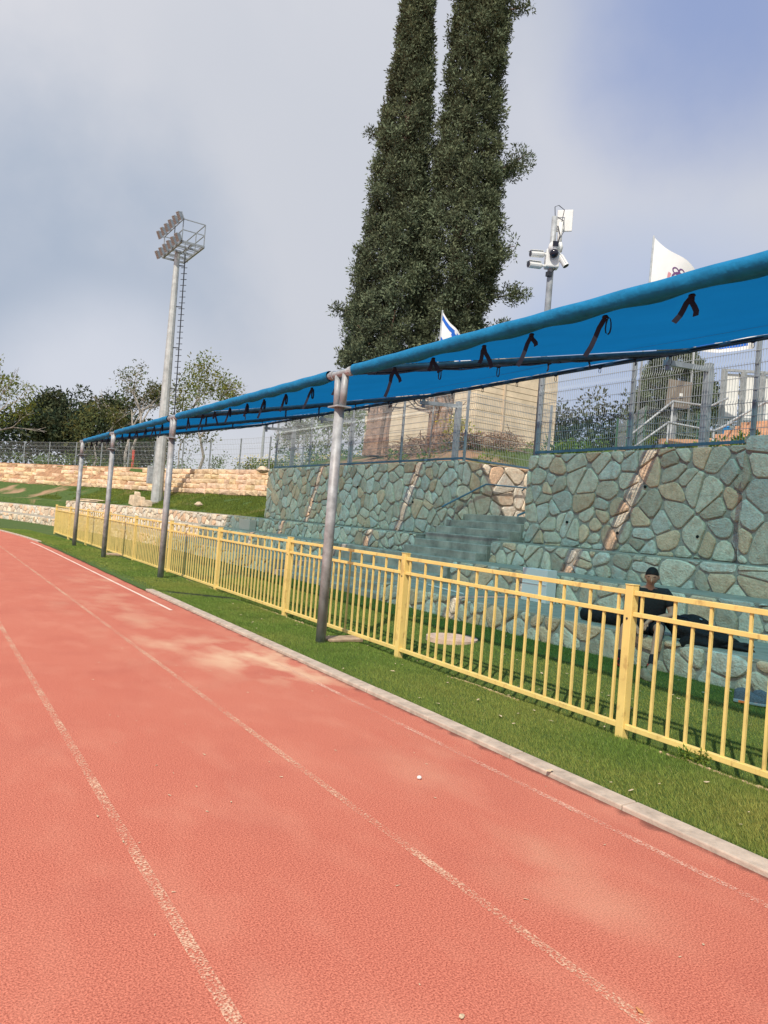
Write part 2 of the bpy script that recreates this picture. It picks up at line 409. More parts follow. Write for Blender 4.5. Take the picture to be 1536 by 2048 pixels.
def h2(ix, iy, sd=0):
    n = (ix * 374761393 + iy * 668265263 + sd * 974711) & 0xffffffff
    n = ((n ^ (n >> 13)) * 1274126177) & 0xffffffff
    return ((n ^ (n >> 16)) & 0xffff) / 65535.0
def vn(x, y, sd=0):
    ix, iy = math.floor(x), math.floor(y); fx, fy = x - ix, y - iy
    fx = fx * fx * (3 - 2 * fx); fy = fy * fy * (3 - 2 * fy)
    a0 = h2(ix, iy, sd); b0 = h2(ix + 1, iy, sd); c0 = h2(ix, iy + 1, sd); d0 = h2(ix + 1, iy + 1, sd)
    return (a0 * (1 - fx) + b0 * fx) * (1 - fy) + (c0 * (1 - fx) + d0 * fx) * fy
def fbm(x, y, sd=0): return vn(x, y, sd) * .55 + vn(x * 2.1, y * 2.1, sd + 1) * .28 + vn(x * 4.3, y * 4.3, sd + 2) * .17

def bend(y): return 0. if y < 24 else (min(y, 95) - 24) ** 2 / 160.
def bs(y):  # slope of the bend
    return 0. if y < 24 or y > 95 else (y - 24) / 80.

# ---------------------------------------------------------------- ground, track, turf
g = MB(); g.add([(-2500, -2500, -.08), (2500, -2500, -.08), (2500, 2500, -.08), (-2500, 2500, -.08)], [(0, 1, 2, 3)])
tag(g.build('ground', M_ground), kind='structure')
g = MB(); ys = [-30, -10, 0, 10, 20] + list(range(24, 96, 3)); vs = []; fs = []
for y in ys: vs += [(-40, y, 0), (3.70 - bend(y), y, 0)]
fs = [(2 * i, 2 * i + 1, 2 * i + 3, 2 * i + 2) for i in range(len(ys) - 1)]
g.add(vs, fs); tag(g.build('running_track', M_track), kind='structure')
def line(name, x, y0, y1, w, m, step=2.):
    g = MB(); vs = []; k = int((y1 - y0) / step) + 1; ys = [y0 + (y1 - y0) * i / k for i in range(k + 1)]
    for y in ys: vs += [(x - w / 2 - bend(y), y, .004), (x + w / 2 - bend(y), y, .004)]
    g.add(vs, [(2 * i, 2 * i + 1, 2 * i + 3, 2 * i + 2) for i in range(k)])
    o = g.build(name, m); tag(o, kind='structure'); return o
line('track_line', .97, -8, 80, .052, M_line)
line('track_line', 2.195, -8, 80, .052, M_line)
line('track_line', 3.41, -8, 7.4, .05, M_line_faint)
line('track_line', 3.43, 11.4, 27.5, .05, M_line_good)
line('track_line', -.25, -8, 80, .052, M_line)
# kerb: concrete lengths with joints
kb = MB(); y = -8.
while y < 13.9:
    e = y + 1.0
    j = rnd.uniform(-.004, .004)
    vs = [(3.70, y + .004, -.05), (3.85, y + .004, -.05), (3.85, e - .004, -.05), (3.70, e - .004, -.05),
          (3.705 + j, y + .004, .03), (3.845 + j, y + .004, .034), (3.845 + j, e - .004, .034), (3.705 + j, e - .004, .03)]
    kb.add(vs, [(0, 3, 2, 1), (4, 5, 6, 7), (0, 1, 5, 4), (1, 2, 6, 5), (2, 3, 7, 6), (3, 0, 4, 7)]); y = e
y = 27.8
while y < 70:
    e = y + 1.; vs = []
    for z in (-.05, .03):
        for (s_, yy) in ((3.70, y), (3.85, y), (3.85, e), (3.70, e)): vs.append((s_ - bend(yy), yy, z))
    kb.add(vs, [(0, 3, 2, 1), (4, 5, 6, 7), (0, 1, 5, 4), (1, 2, 6, 5), (2, 3, 7, 6), (3, 0, 4, 7)]); y = e
tag(kb.build('kerb', M_kerb, bevel=.008), kind='structure')

SEAT0 = 7.75
def flap(x, y):   # lapped sheet of turf beyond the near pole
    e = 12.55 + (5.0 - x) * .9 - 1.3 * max(0, x - 4.5) * 0
    return y > e and x < 5.02 and y < 20
def turf_z(s_, y):
    pts = [(3.80, -.02), (3.86, .022), (4.9, .03), (5.02, -.01), (5.25, -.045), (6.7, .075), (7.9, .08), (9.5, .08)]
    z = pts[-1][1]
    for (x0, z0), (x1, z1) in zip(pts, pts[1:]):
        if s_ <= x1:
            t = max(0, (s_ - x0) / (x1 - x0)); z = z0 + (z1 - z0) * t; break
    z += (fbm(s_ * 1.3, y * .9, 5) - .5) * .035 * min(1, max(0, (s_ - 3.9) * 3))
    if y > 14 and s_ < 5.0: z += .03 * fbm(s_ * 2, y * .5, 9)
    if flap(s_, y): z += .03
    return z
g = MB(); xs = [3.60, 3.72, 3.80, 3.86, 3.95, 4.1, 4.3, 4.5, 4.7, 4.9, 4.97, 5.02, 5.1, 5.25, 5.6, 6.0, 6.4, 6.7, 7.2, 7.76]
ys = [-8 + .25 * i for i in range(int(44 / .25))] + [36 + 2 * i for i in range(30)]
for y in ys:
    wob = 0
    for i, s_ in enumerate(xs):
        if i < 2:   # beyond the kerb's end the turf edge wanders over the track's rim
            if 13.9 < y < 27.8: p = (3.86 - .02 + (i - 2) * .06 - .10 * fbm(y * .8, 1, 3) - bend(y), y, .012)
            else: p = (3.80 - bend(y), y, -.03)
        else: p = (s_ - bend(y), y, turf_z(s_, y))
        g.v.append(p); g.c.append((1, 1, 1))
n_ = len(xs)
for j in range(len(ys) - 1):
    for i in range(n_ - 1): g.f.append((j * n_ + i, j * n_ + i + 1, (j + 1) * n_ + i + 1, (j + 1) * n_ + i))
tag(g.build('turf', M_turf, smooth=True), kind='structure')
# black backing of the lapped turf edge
g = MB(); vs = []
for i in range(13):
    x = 3.95 + i * .088; y = 12.55 + (5.0 - x) * .9; zz = turf_z(x, y - .05)
    vs += [(x, y - .035 - .03 * fbm(x * 4, 0, 2), zz + .002), (x, y - .006, zz + .034)]
g.add(vs, [(2 * i, 2 * i + 2, 2 * i + 3, 2 * i + 1) for i in range(12)])
tag(g.build('turf_edge', M_stub), kind='structure')
# gravel along the fence foot
gv = MB()
for i in range(2600):
    y = 1.5 + 14 * rnd.random() ** 1.3; x = 4.99 + rnd.gauss(0, .04)
    if fbm(y * .9, 3, 8) < .42: continue
    r = rnd.uniform(.006, .019)
    c = rnd.uniform(.7, 1.15)
    gv.ell((x, y, turf_z(x, y) + r * .4), (r, r * rnd.uniform(.8, 1.6), r * .7), 5, 3, col=(c, c * .9, c * .78))
M_grav = mat('gravel', (.55, .42, .30), .95, attr=True)
tag(gv.build('gravel', M_grav), 'pale gravel showing along the foot of the yellow fence', 'gravel', kind='stuff')

def blades(name, n, xr, yfun, h, w, label):
    """n turf blades as one mesh"""
    X = npr.uniform(xr[0], xr[1], n); Y = yfun(n)
    fb = np.array([fbm(x * .8, y * .8, 21) for x, y in zip(X, Y)])
    pat = np.array([vn(x * 2.3, y * 2.3, 31) for x, y in zip(X, Y)])
    keep = ~((np.abs(X - 4.99) < .06) & (fb > .40))
    keep &= ~(((X - 6.45) ** 2 + (Y - 8.3) ** 2) < .40 ** 2)
    X, Y, fb, pat = X[keep], Y[keep], fb[keep], pat[keep]; n = len(X)
    Z = np.array([turf_z(x, y) for x, y in zip(X, Y)])
    xb = X - np.array([bend(y) for y in Y])
    sc = 1 + np.clip(Y - 6, 0, 30) * .06
    ang = npr.uniform(0, 2 * np.pi, n); lean = npr.uniform(.2, 1.0, n) * h * sc * .9; la = npr.normal(.6, 1.1, n) + pat * 3
    hgt = h * sc ** .5 * npr.uniform(.55, 1.1, n); ww = w * sc * npr.uniform(.7, 1.3, n)
    dx, dy = np.cos(ang) * ww / 2, np.sin(ang) * ww / 2
    V = np.zeros((n, 3, 3))
    V[:, 0] = np.stack([xb - dx, Y - dy, Z], 1); V[:, 1] = np.stack([xb + dx, Y + dy, Z], 1)
    V[:, 2] = np.stack([xb + np.cos(la) * lean, Y + np.sin(la) * lean, Z + hgt], 1)
    br = npr.uniform(.6, 1.35, n) * (.85 + .4 * pat)
    yl = np.clip((fb - .42) * 3.2, 0, 1) * npr.uniform(.2, 1, n)
    yl += 1.5 * np.clip(1 - np.hypot((X - 4.45) / .6, (Y - 2.2) / .9), 0, 1) * npr.uniform(.3, 1, n)
    T = np.stack([br * (1 + .8 * yl), br * (1 + .25 * yl), br * (1 + .5 * yl)], 1)
    pale = npr.random(n) < .02
    T[pale] = (2.6, 1.7, 3.0)
    T = np.repeat(T, 3, 0)
    o = fast_mesh(name, V.reshape(-1, 3), np.arange(3 * n).reshape(-1, 3), M_blade, tint=T, nper=3)
    tag(o, label, 'grass', kind='stuff')
blades('grass_blades', 190000, (3.86, 5.08), lambda n: 1.6 + 13 * npr.random(n) ** 1.7, .028, .0035, 'short turf blades between the kerb and the yellow fence')
blades('grass_blades', 190000, (5.1, 7.72), lambda n: 2.4 + 14 * npr.random(n) ** 1.4, .028, .004, 'short turf blades between the yellow fence and the lowest stone bench')
blades('grass_blades', 60000, (3.80, 5.06), lambda n: 13.5 + 22 * npr.random(n) ** 1.2, .026, .005, 'short turf blades along the far part of the fence')

# ---------------------------------------------------------------- stone facing
def voronoi_polys(Wd, Hh, sx, sy, seed):
    r = random.Random(seed)
    nx = max(2, int(round(Wd / sx))); ny = max(1, int(round(Hh / sy)))
    P = {}
    for i in range(-1, nx + 1):
        for j in range(-1, ny + 1):
            P[i, j] = ((i + .5 + r.uniform(-.6, .6)) * Wd / nx, (j + .5 + r.uniform(-.55, .55) + (.35 if i % 2 else 0)) * Hh / ny)
    # a few stones swallowed by their neighbours make large ones
    for k in list(P):
        if r.random() < .30: del P[k]
    out_ = []
    for (i, j), p in P.items():
        poly = [(0, 0), (Wd, 0), (Wd, Hh), (0, Hh)]
        for di in range(-3, 4):
            for dj in range(-3, 4):
                q = P.get((i + di, j + dj))
                if q is None or (di == 0 and dj == 0): continue
                mx_, my_ = (p[0] + q[0]) / 2, (p[1] + q[1]) / 2; nx_, ny_ = q[0] - p[0], q[1] - p[1]
                new = []
                for a_, b_ in zip(poly, poly[1:] + poly[:1]):
                    da = (a_[0] - mx_) * nx_ + (a_[1] - my_) * ny_; db = (b_[0] - mx_) * nx_ + (b_[1] - my_) * ny_
                    if da <= 0: new.append(a_)
                    if (da < 0) != (db < 0) and abs(da - db) > 1e-12:
                        t = da / (da - db); new.append((a_[0] + (b_[0] - a_[0]) * t, a_[1] + (b_[1] - a_[1]) * t))
                poly = new
                if len(poly) < 3: break
            if len(poly) < 3: break
        if len(poly) < 3: continue
        ar = .5 * abs(sum(a_[0] * b_[1] - b_[0] * a_[1] for a_, b_ in zip(poly, poly[1:] + poly[:1])))
        if ar < .004: continue
        out_.append(poly)
    return out_
def stone_tint(r):
    k = r.random(); b = r.uniform(.82, 1.2)
    if k < .22: return (b * 1.12, b * .82, b * .62)      # rusty
    if k < .50: return (b * .95, b * .95, b * .92)       # grey
    if k < .62: return (b * .80, b * .70, b * .60)
    return (b * 1.05, b * .97, b * .85)
def stones(mb, org, u, v, Wd, Hh, size, seed, relief=.038, gap=.019, curve=None, asp=1.1):
    """rubble facing on the plane org + u*s + v*t, standing proud along u x v"""
    u, v = Vector(u), Vector(v); nrm = u.cross(v).normalized(); org = Vector(org); r = random.Random(seed + 99)
    for poly in voronoi_polys(Wd, Hh, size, size * asp, seed):
        # merge corners that nearly meet, then cut the corners
        pq = []
        for p in poly:
            if not pq or math.hypot(p[0] - pq[-1][0], p[1] - pq[-1][1]) > .025: pq.append(p)
        if len(pq) > 3 and math.hypot(pq[0][0] - pq[-1][0], pq[0][1] - pq[-1][1]) < .025: pq.pop()
        if len(pq) < 3: continue
        poly = pq; pl = []
        m = len(poly)
        for i in range(m):
            a_, b_, c_ = poly[i - 1], poly[i], poly[(i + 1) % m]
            la = math.hypot(a_[0] - b_[0], a_[1] - b_[1]); lc = math.hypot(c_[0] - b_[0], c_[1] - b_[1])
            k = min(.09, .42 * min(la, lc)) * r.uniform(.4, 1)
            pl.append((b_[0] + (a_[0] - b_[0]) * k / la, b_[1] + (a_[1] - b_[1]) * k / la))
            pl.append((b_[0] + (c_[0] - b_[0]) * k / lc, b_[1] + (c_[1] - b_[1]) * k / lc))
        if len(pl) < 3: continue
        m = len(pl); cx = sum(p[0] for p in pl) / m; cy = sum(p[1] for p in pl) / m
        rad = sum(math.hypot(p[0] - cx, p[1] - cy) for p in pl) / m
        col = stone_tint(r); h = relief * r.uniform(.6, 1.15); tx, ty = r.uniform(-.06, .06), r.uniform(-.06, .06)
        g_ = gap * r.uniform(.7, 1.6)
        vs = []
        for (sh, hh_) in ((g_, -.02), (g_ + .002, h * .35), (g_ + .016, h * .80), (g_ + .03 + rad * .25, h)):
            k = max(.15, 1 - sh / rad)
            for p in pl:
                px, py = cx + (p[0] - cx) * k, cy + (p[1] - cy) * k
                d = hh_ + ((px - cx) * tx + (py - cy) * ty if hh_ > 0 else 0) + (r.uniform(-.004, .004) if hh_ > h * .8 else 0)
                vs.append((px, py, d))
        vs.append((cx, cy, h * 1.02))
        fs = []
        for q in range(3):
            for i in range(m): fs.append((q * m + i, q * m + (i + 1) % m, (q + 1) * m + (i + 1) % m, (q + 1) * m + i))
        for i in range(m): fs.append((3 * m + i, 3 * m + (i + 1) % m, 4 * m))
        W_ = []
        for (s_, t_, d) in vs:
            p = org + u * s_ + v * t_ + nrm * d
            if curve: p.x -= bend(p.y)
            W_.append(p)
        mb.add(W_, fs, col)

Z1, Z2, Z3 = .46, .95, 1.40
X1, X2, X3, X4 = 7.75, 9.3, 10.3, 11.2
ZT = 3.28
def slab(mb, s0, s1, y0, y1, z0, z1, step=2.):
    k = max(1, int((y1 - y0) / step)); vs = []
    for i in range(k + 1):
        y = y0 + (y1 - y0) * i / k; b = bend(y)
        vs += [(s0 - b, y, z0), (s1 - b, y, z0), (s1 - b, y, z1), (s0 - b, y, z1)]
    fs = [(0, 1, 2, 3), (4 * k + 3, 4 * k + 2, 4 * k + 1, 4 * k)]
    for i in range(k):
        o = 4 * i
        for q in range(4): fs.append((o + q, o + 4 + q, o + 4 + (q + 1) % 4, o + (q + 1) % 4))
    mb.add(vs, fs)
def bench(name, X, Xn, z0, z1, ranges, label, seed, size):
    root = empty(name, (X, ranges[0][0], z0), label, 'stone bench', 'stepped stone benches under the shade')
    for (y0, y1) in ranges:
        core = MB(); cap = MB(); st = MB()
        slab(core, X + .015, Xn, y0, y1, -.2, z1 - .05)
        slab(cap, X + .03, Xn + .01, y0, y1, z1 - .05, z1)
        # seen from the track the facing looks towards -x: u = -y, v = z
        stones(st, (X + .01, y1, z0), (0, -1, 0), (0, 0, 1), y1 - y0, z1 - z0 - .005, size, seed, .04, curve=True, asp=.85)
        core.build('core', M_mortar, root); st.build('stone_facing', M_stone, root); cap.build('concrete_seat', M_conc, root, bevel=.01)
    return root
bench('stone_bench', X1, X2, .02, Z1, [(-6, 12.3), (17.6, 70)], 'lowest long stone bench behind the yellow fence, where the man sits', 3, .29)
bench('stone_bench', X2, X3, Z1 - .05, Z2, [(-6, 12.2), (17.6, 70)], 'middle stone bench tier between the lowest bench and the upper ledge', 5, .30)
bench('stone_bench', X3, X4 + .3, Z2 - .05, Z3, [(-6, 12.2), (15.0, 46)], 'top stone bench tier, low wall at the foot of the tall stone wall', 7, .28)
# end faces of the tiers at the steps
def end_face(mb, X, Xn, y, z0, z1, seed, flip=False):
    if flip: stones(mb, (X, y, z0), (1, 0, 0), (0, 0, 1), Xn - X, z1 - z0, .3, seed)      # looks to -y
    else: stones(mb, (Xn, y, z0), (-1, 0, 0), (0, 0, 1), Xn - X, z1 - z0, .3, seed)
# lower flight of steps, cut through the two lowest tiers
def flight(name, steps, y0, y1, z0, label):
    root = empty(name, (steps[0][0], y0, z0), label, 'steps', 'concrete steps between the benches')
    for (xa, xb, z) in steps:
        m = MB(); m.box((xa, y0, z0 - .3), (xb, y1, z)); m.build('step', M_step, root, bevel=.018)
    return root
flight('concrete_steps', [(7.8, 8.1, .20), (8.102, 8.42, .33), (8.422, 9.0, Z1), (9.002, 9.3, .62), (9.302, 9.6, .79), (9.602, X3 - .35, Z2)], 12.32, 17.58, 0, 'wide lower concrete steps below the stairway, right behind the yellow fence')
st_x = [(9.95 + i * .30, 9.95 + (i + 1) * .30 - .002, Z2 + .17 * (i + 1)) for i in range(6)]
st_x[-1] = (st_x[-1][0], 14.2, st_x[-1][2])
flight('concrete_steps', st_x, 12.25, 14.95, Z2 - .1, 'upper concrete steps climbing into the gap between the two tall stone walls')

def wall_obj(name, label, faces, boxes, loc):
    root = empty(name, loc, label, 'stone wall')
    core = MB()
    for b in boxes: core.box(*b)
    for f in faces:
        st = MB(); stones(st, *f); st.build('stone_facing', M_stone, root)
    core.build('core', M_mortar, root)
    return root
# right block with the nearer pier
wall_obj('stone_wall', 'tall grey stone wall right of the steps, behind the seated man',
         [((X4, 12.2, Z3), (0, -1, 0), (0, 0, 1), 5.4, ZT + .03 - Z3, .285, 11),
          ((X4 + .6, 12.2, Z3), (-1, 0, 0), (0, 0, 1), .6, ZT + .03 - Z3, .36, 12)],
         [((X4 + .01, 6.8, .9), (X4 + .6, 12.19, ZT + .02))], (X4, 9, Z3))
wall_obj('stone_pier', 'nearer block of the tall stone wall standing forward at the right edge',
         [((10.62, 6.82, Z3), (0, -1, 0), (0, 0, 1), 9.0, ZT + .08 - Z3, .36, 13),
          ((11.2, 6.82, Z3), (-1, 0, 0), (0, 0, 1), .58, ZT + .06 - Z3, .3, 14)],
         [((10.63, -6, .9), (11.8, 6.81, ZT + .07))], (10.6, 4, Z3))
# left part: long face and the return beside the steps
g_faces = [((X4, 26.4, Z3), (0, -1, 0), (0, 0, 1), 11.7, ZT - Z3, .29, 15),
           ((X4, 14.7, .95), (1, 0, 0), (0, 0, 1), 3.4, ZT - .95, .30, 16),
           ((X4 + .6, 26.4, Z3), (-1, 0, 0), (0, 0, 1), .6, ZT - Z3, .36, 17)]
wall_obj('stone_wall', 'long tall stone wall left of the steps, under the mesh fence', g_faces,
         [((X4 + .01, 14.71, .9), (X4 + .6, 26.39, ZT - .01)), ((X4 + .6, 14.71, .9), (14.6, 15.2, ZT - .01))], (X4, 20, Z3))
# closing wall at the head of the steps
wall_obj('stone_wall', 'short stone wall at the head of the steps between the two tall walls',
         [((14.2, 14.7, 1.9), (0, -1, 0), (0, 0, 1), 2.5, 1.3, .4, 18)], [((14.21, 12.2, 1.6), (14.6, 14.7, 3.2))], (14.2, 13.4, 1.9))
# dark weep holes

for (y, z) in [(7.9, 1.78), (9.05, 2.62), (9.6, 1.75), (10.9, 1.9), (16.5, 2.2), (19.5, 2.6), (22.4, 2.1), (25., 2.5)]:
    g = MB(); g.tube([(X4 - .052, y, z), (X4 - .03, y, z)], .028, 12); tag(g.build('weep_hole', M_stub), 'round dark drain hole in the tall stone wall', 'drain hole', 'drain holes in the stone walls')
# ---------------------------------------------------------------- raised ground behind the wall
def bank_z(s_, y):
    if y > 26.45:
        pts = [(10.32, .9), (10.42, 1.30), (11.35, 1.36), (12.3, 1.62), (14.2, 2.38), (14.9, 2.6)]
        if s_ <= 14.9:
            for (x0, z0), (x1, z1) in zip(pts, pts[1:]):
                if s_ <= x1: return z0 + (z1 - z0) * max(0, (s_ - x0) / (x1 - x0)) + .06 * (fbm(s_ * 1.2, y * .8, 4) - .5)
        pts = [(14.9, 2.6), (15.6, 3.75), (17, 3.9), (30, 4.3), (400, 9)]
    else:
        pts = [(11.3, 3.2), (12.3, 3.42), (14.3, 4.1), (17, 4.45), (24, 4.75), (60, 5.2), (400, 10)]
    z = pts[-1][1]
    for (x0, z0), (x1, z1) in zip(pts, pts[1:]):
        if s_ <= x1: z = z0 + (z1 - z0) * max(0, (s_ - x0) / (x1 - x0)); break
    z += .18 * (fbm(s_ * .5, y * .5, 4) - .5) * min(1, (s_ - 11.3) * .8 if y < 26.45 else 1)
    if y <= 26.45:
        k = min(1, max(0, (abs(y - 13.5) - 1.7) / 4)); k = max(k * k * (3 - 2 * k), min(1, max(0, (s_ - 14.5) / 4)))
        z = 3.2 + (z - 3.2) * k
    return z
def patch(mb, xs, ys):
    o = len(mb.v); n = len(xs)
    for y in ys:
        for s_ in xs: mb.v.append((s_ - bend(y), y, bank_z(s_, y + (.001 if ys[0] >= 26.45 else 0)))); mb.c.append((1, 1, 1))
    for j in range(len(ys) - 1):
        for i in range(n - 1): mb.f.append((o + j * n + i, o + j * n + i + 1, o + (j + 1) * n + i + 1, o + (j + 1) * n + i))
far = [15, 15.5, 16, 17, 18, 19.5, 21, 23, 26, 30, 40, 60, 100, 200, 400]
bk = MB()
patch(bk, [11.32, 11.6, 12, 12.5, 13, 13.6, 14.4] + far, [-60, -20, -6, -3] + [0, 2, 4, 6, 8, 10, 12.22])
patch(bk, [14.4] + far, [12.22, 13.4, 14.72])
patch(bk, [11.32, 11.6, 12, 12.5, 13, 13.6, 14.4] + far, [14.72] + [16 + i for i in range(10)] + [26.45])
patch(bk, [10.32, 10.42, 11.32, 11.8, 12.3, 13, 13.6, 14.2, 14.9, 15.6] + far[3:], [26.45] + [27.4 + i * 1.5 for i in range(45)] + [120, 400])
tag(bk.build('embankment', M_bank, smooth=True), kind='structure')

n = 60000
S_ = npr.uniform(11.45, 14.3, n); Y_ = 26.6 + 26 * npr.random(n) ** 1.2
fb = np.array([fbm(a_ * .7 + 3, b_ * .5, 51) for a_, b_ in zip(S_, Y_)]); kp = fb > .36; S_, Y_, fb = S_[kp], Y_[kp], fb[kp]; n = len(S_)
Z_ = np.array([bank_z(a_, b_) for a_, b_ in zip(S_, Y_)]); Xb = S_ - np.array([bend(b_) for b_ in Y_])
an = npr.uniform(0, 6.28, n); hh_ = npr.uniform(.03, .10, n); V = np.zeros((n, 3, 3))
V[:, 0] = np.stack([Xb - np.cos(an) * .012, Y_ - np.sin(an) * .012, Z_ - .01], 1); V[:, 1] = np.stack([Xb + np.cos(an) * .012, Y_ + np.sin(an) * .012, Z_ - .01], 1)
V[:, 2] = np.stack([Xb + npr.normal(0, .03, n), Y_ + npr.normal(0, .03, n), Z_ + hh_], 1)
br_ = npr.uniform(.5, 1.2, n) * (.6 + .8 * fb); T = np.repeat(np.stack([br_ * (.9 + .5 * fb), br_, br_], 1), 3, 0)
tag(fast_mesh('bank_grass', V.reshape(-1, 3), np.arange(3 * n).reshape(-1, 3), M_blade, tint=T, nper=3), 'rough green grass on the bank below the limestone terrace', 'grass', kind='stuff')
# limestone terrace retaining the far bank
root = empty('limestone_terrace', (14, 33, 2.4), 'stepped retaining wall of pale limestone blocks behind the floodlight mast', 'terrace wall')
tb = MB(); soil = MB()
for row in range(5):
    z0 = 2.36 + row * .285; s0 = 14.0 + row * .32; y = 26.9 + rnd.uniform(0, .4)
    while y < 84:
        w = rnd.uniform(.45, 1.15); hgt = .285 * rnd.uniform(.88, 1.05)
        ruin = max(0, min(1, (y - 46) / 6))
        if rnd.random() < ruin * .3: y += w; continue
        so_ = s0 + rnd.uniform(-.05, .05) + ruin * rnd.uniform(0, .18)
        c = rnd.uniform(.8, 1.15); col = (c, c * rnd.uniform(.9, .98), c * rnd.uniform(.78, .95))
        vs = []
        j = lambda k=.03: rnd.uniform(-k, k)
        zb = z0 - .02
        rings = [(.55, 0, 0), (.05, .0, .0), (.0, .05, .045)]
        for (dep, ins, inz) in rings:
            for (yy, zz) in ((y + .01 + ins, zb + inz), (y + w - .01 - ins, zb + inz), (y + w - .01 - ins, zb + hgt - inz), (y + .01 + ins, zb + hgt - inz)):
                vs.append((so_ + dep - bend(yy) + j(.025), yy + j(.015), zz + j(.018)))
        mid = (so_ - .03 - bend(y + w / 2), y + w / 2, zb + hgt / 2); vs.append(mid)
        fs = []
        for q in range(2):
            for i in range(4): fs.append((q * 4 + i, (q + 1) * 4 + i, (q + 1) * 4 + (i + 1) % 4, q * 4 + (i + 1) % 4))
        for i in range(4): fs.append((8 + i, 12, 8 + (i + 1) % 4))
        tb.add(vs, fs, col)
        y += w
tb.build('block_courses', M_lime, root)
n_ = 12; vs = []
ys = [26.6 + .6 * i for i in range(97)]
for y in ys:
    ruin = max(0, min(1, (y - 45) / 6))
    for i in range(n_):
        t = i / (n_ - 1); s_ = 14.25 + t * 1.7 - ruin * (.22 + .22 * (fbm(y * .7, i * .6, 14) - .4)); z = 2.2 + t * 1.62 + ruin * .03
        vs.append((s_ - bend(y), y, z))
soil.add(vs, [(j * n_ + i, (j + 1) * n_ + i, (j + 1) * n_ + i + 1, j * n_ + i + 1) for j in range(len(ys) - 1) for i in range(n_ - 1)])
soil.build('backfill', M_soil, root, smooth=True)

def rock(name, loc, r, label, m=M_rock, seed=0, group=None, cat='rock'):
    g = MB(); rs = random.Random(seed)
    ph = [rs.uniform(0, 6) for _ in range(6)]
    g.ell(loc, r, 12, 8, fn=lambda d: 1 + .16 * math.sin(3 * d.x + ph[0]) + .13 * math.sin(4 * d.y + ph[1]) + .12 * math.sin(5 * d.z + ph[2]) + .06 * math.sin(9 * d.x + ph[3] + 7 * d.y))
    return tag(g.build(name, m), label, cat, group)
g = MB(); g.box((9.35, 39.3, 1.45), (10.0, 39.9, 1.95), .07); g.box((9.8, 39.0, 1.45), (10.3, 39.5, 1.75), .06); g.box((9.5, 39.4, 1.9), (9.75, 39.7, 2.15), .05)
tag(g.build('broken_concrete', M_rock, bevel=.03), 'broken beige concrete blocks left of the floodlight mast foot', 'rubble')
rock('rock', (11.2, 34.4, 1.75), (.2, .16, .1), 'small pale stone on the grass bank right of the mast', seed=3)
rock('rock', (12.0, 28.9, 3.35), (.3, .22, .12), 'flat pale stone on the wall top beside the near pole', seed=4)
rock('rock', (9.0, 45.6, 1.50), (1.1, .5, .10), 'flat slab of pale rock lying at the end of the top bench tier', seed=5)

# ---------------------------------------------------------------- yellow fence
FX = 5.08
fen = empty('yellow_fence', (FX, 4, 0), 'long yellow metal railing fence running beside the running track', 'fence')
pys = [-2.6, .78, 4.17, 7.56, 10.87, 14.1, 17.4, 20.7, 24.0, 27.4, 30.9, 34.3]
def fz(y): return (fbm(y * .25, 2, 77) - .5) * .02
def bx_(y): return 0.0
for i, y in enumerate(pys):
    m = MB(); w = .039
    m.box((FX - w, y - w, -.05), (FX + w, y + w, 1.245)); m.box((FX - .044, y - .044, 1.245), (FX + .044, y + .044, 1.253))
    p = m.build('post', M_yel, fen, bevel=.004)
    b = MB()
    for z in (.97,): b.tube([(FX - w - .006, y, z), (FX - w + .004, y, z)], .009, 8)
    b.build('bolt', M_darkmetal, p)
for i, (ya, yb) in enumerate(zip(pys, pys[1:])):
    a_ = ya + .041; b_ = yb - .041; n = 21
    bars = MB()
    for k in range(n):
        y = a_ + (b_ - a_) * (k + .5) / n
        dx = rnd.uniform(-.004, .004)
        bars.bar((FX + dx, y + rnd.uniform(-.003, .003), .105), (FX - dx * .5, y, 1.0), .021)
        if k % 2 == 0: bars.bar((FX, y + .01, 1.02), (FX, y + .01, 1.17), .021)
    p = bars.build('railing_panel', M_yel, fen)
    for z, hgt, wd in ((.085, .042, .045), (1.01, .036, .042), (1.185, .040, .046)):
        m = MB(); m.bar((FX, a_, z + fz(ya)), (FX, b_, z + fz(yb)), wd, hgt); m.build('rail', M_yel, p, bevel=.003)

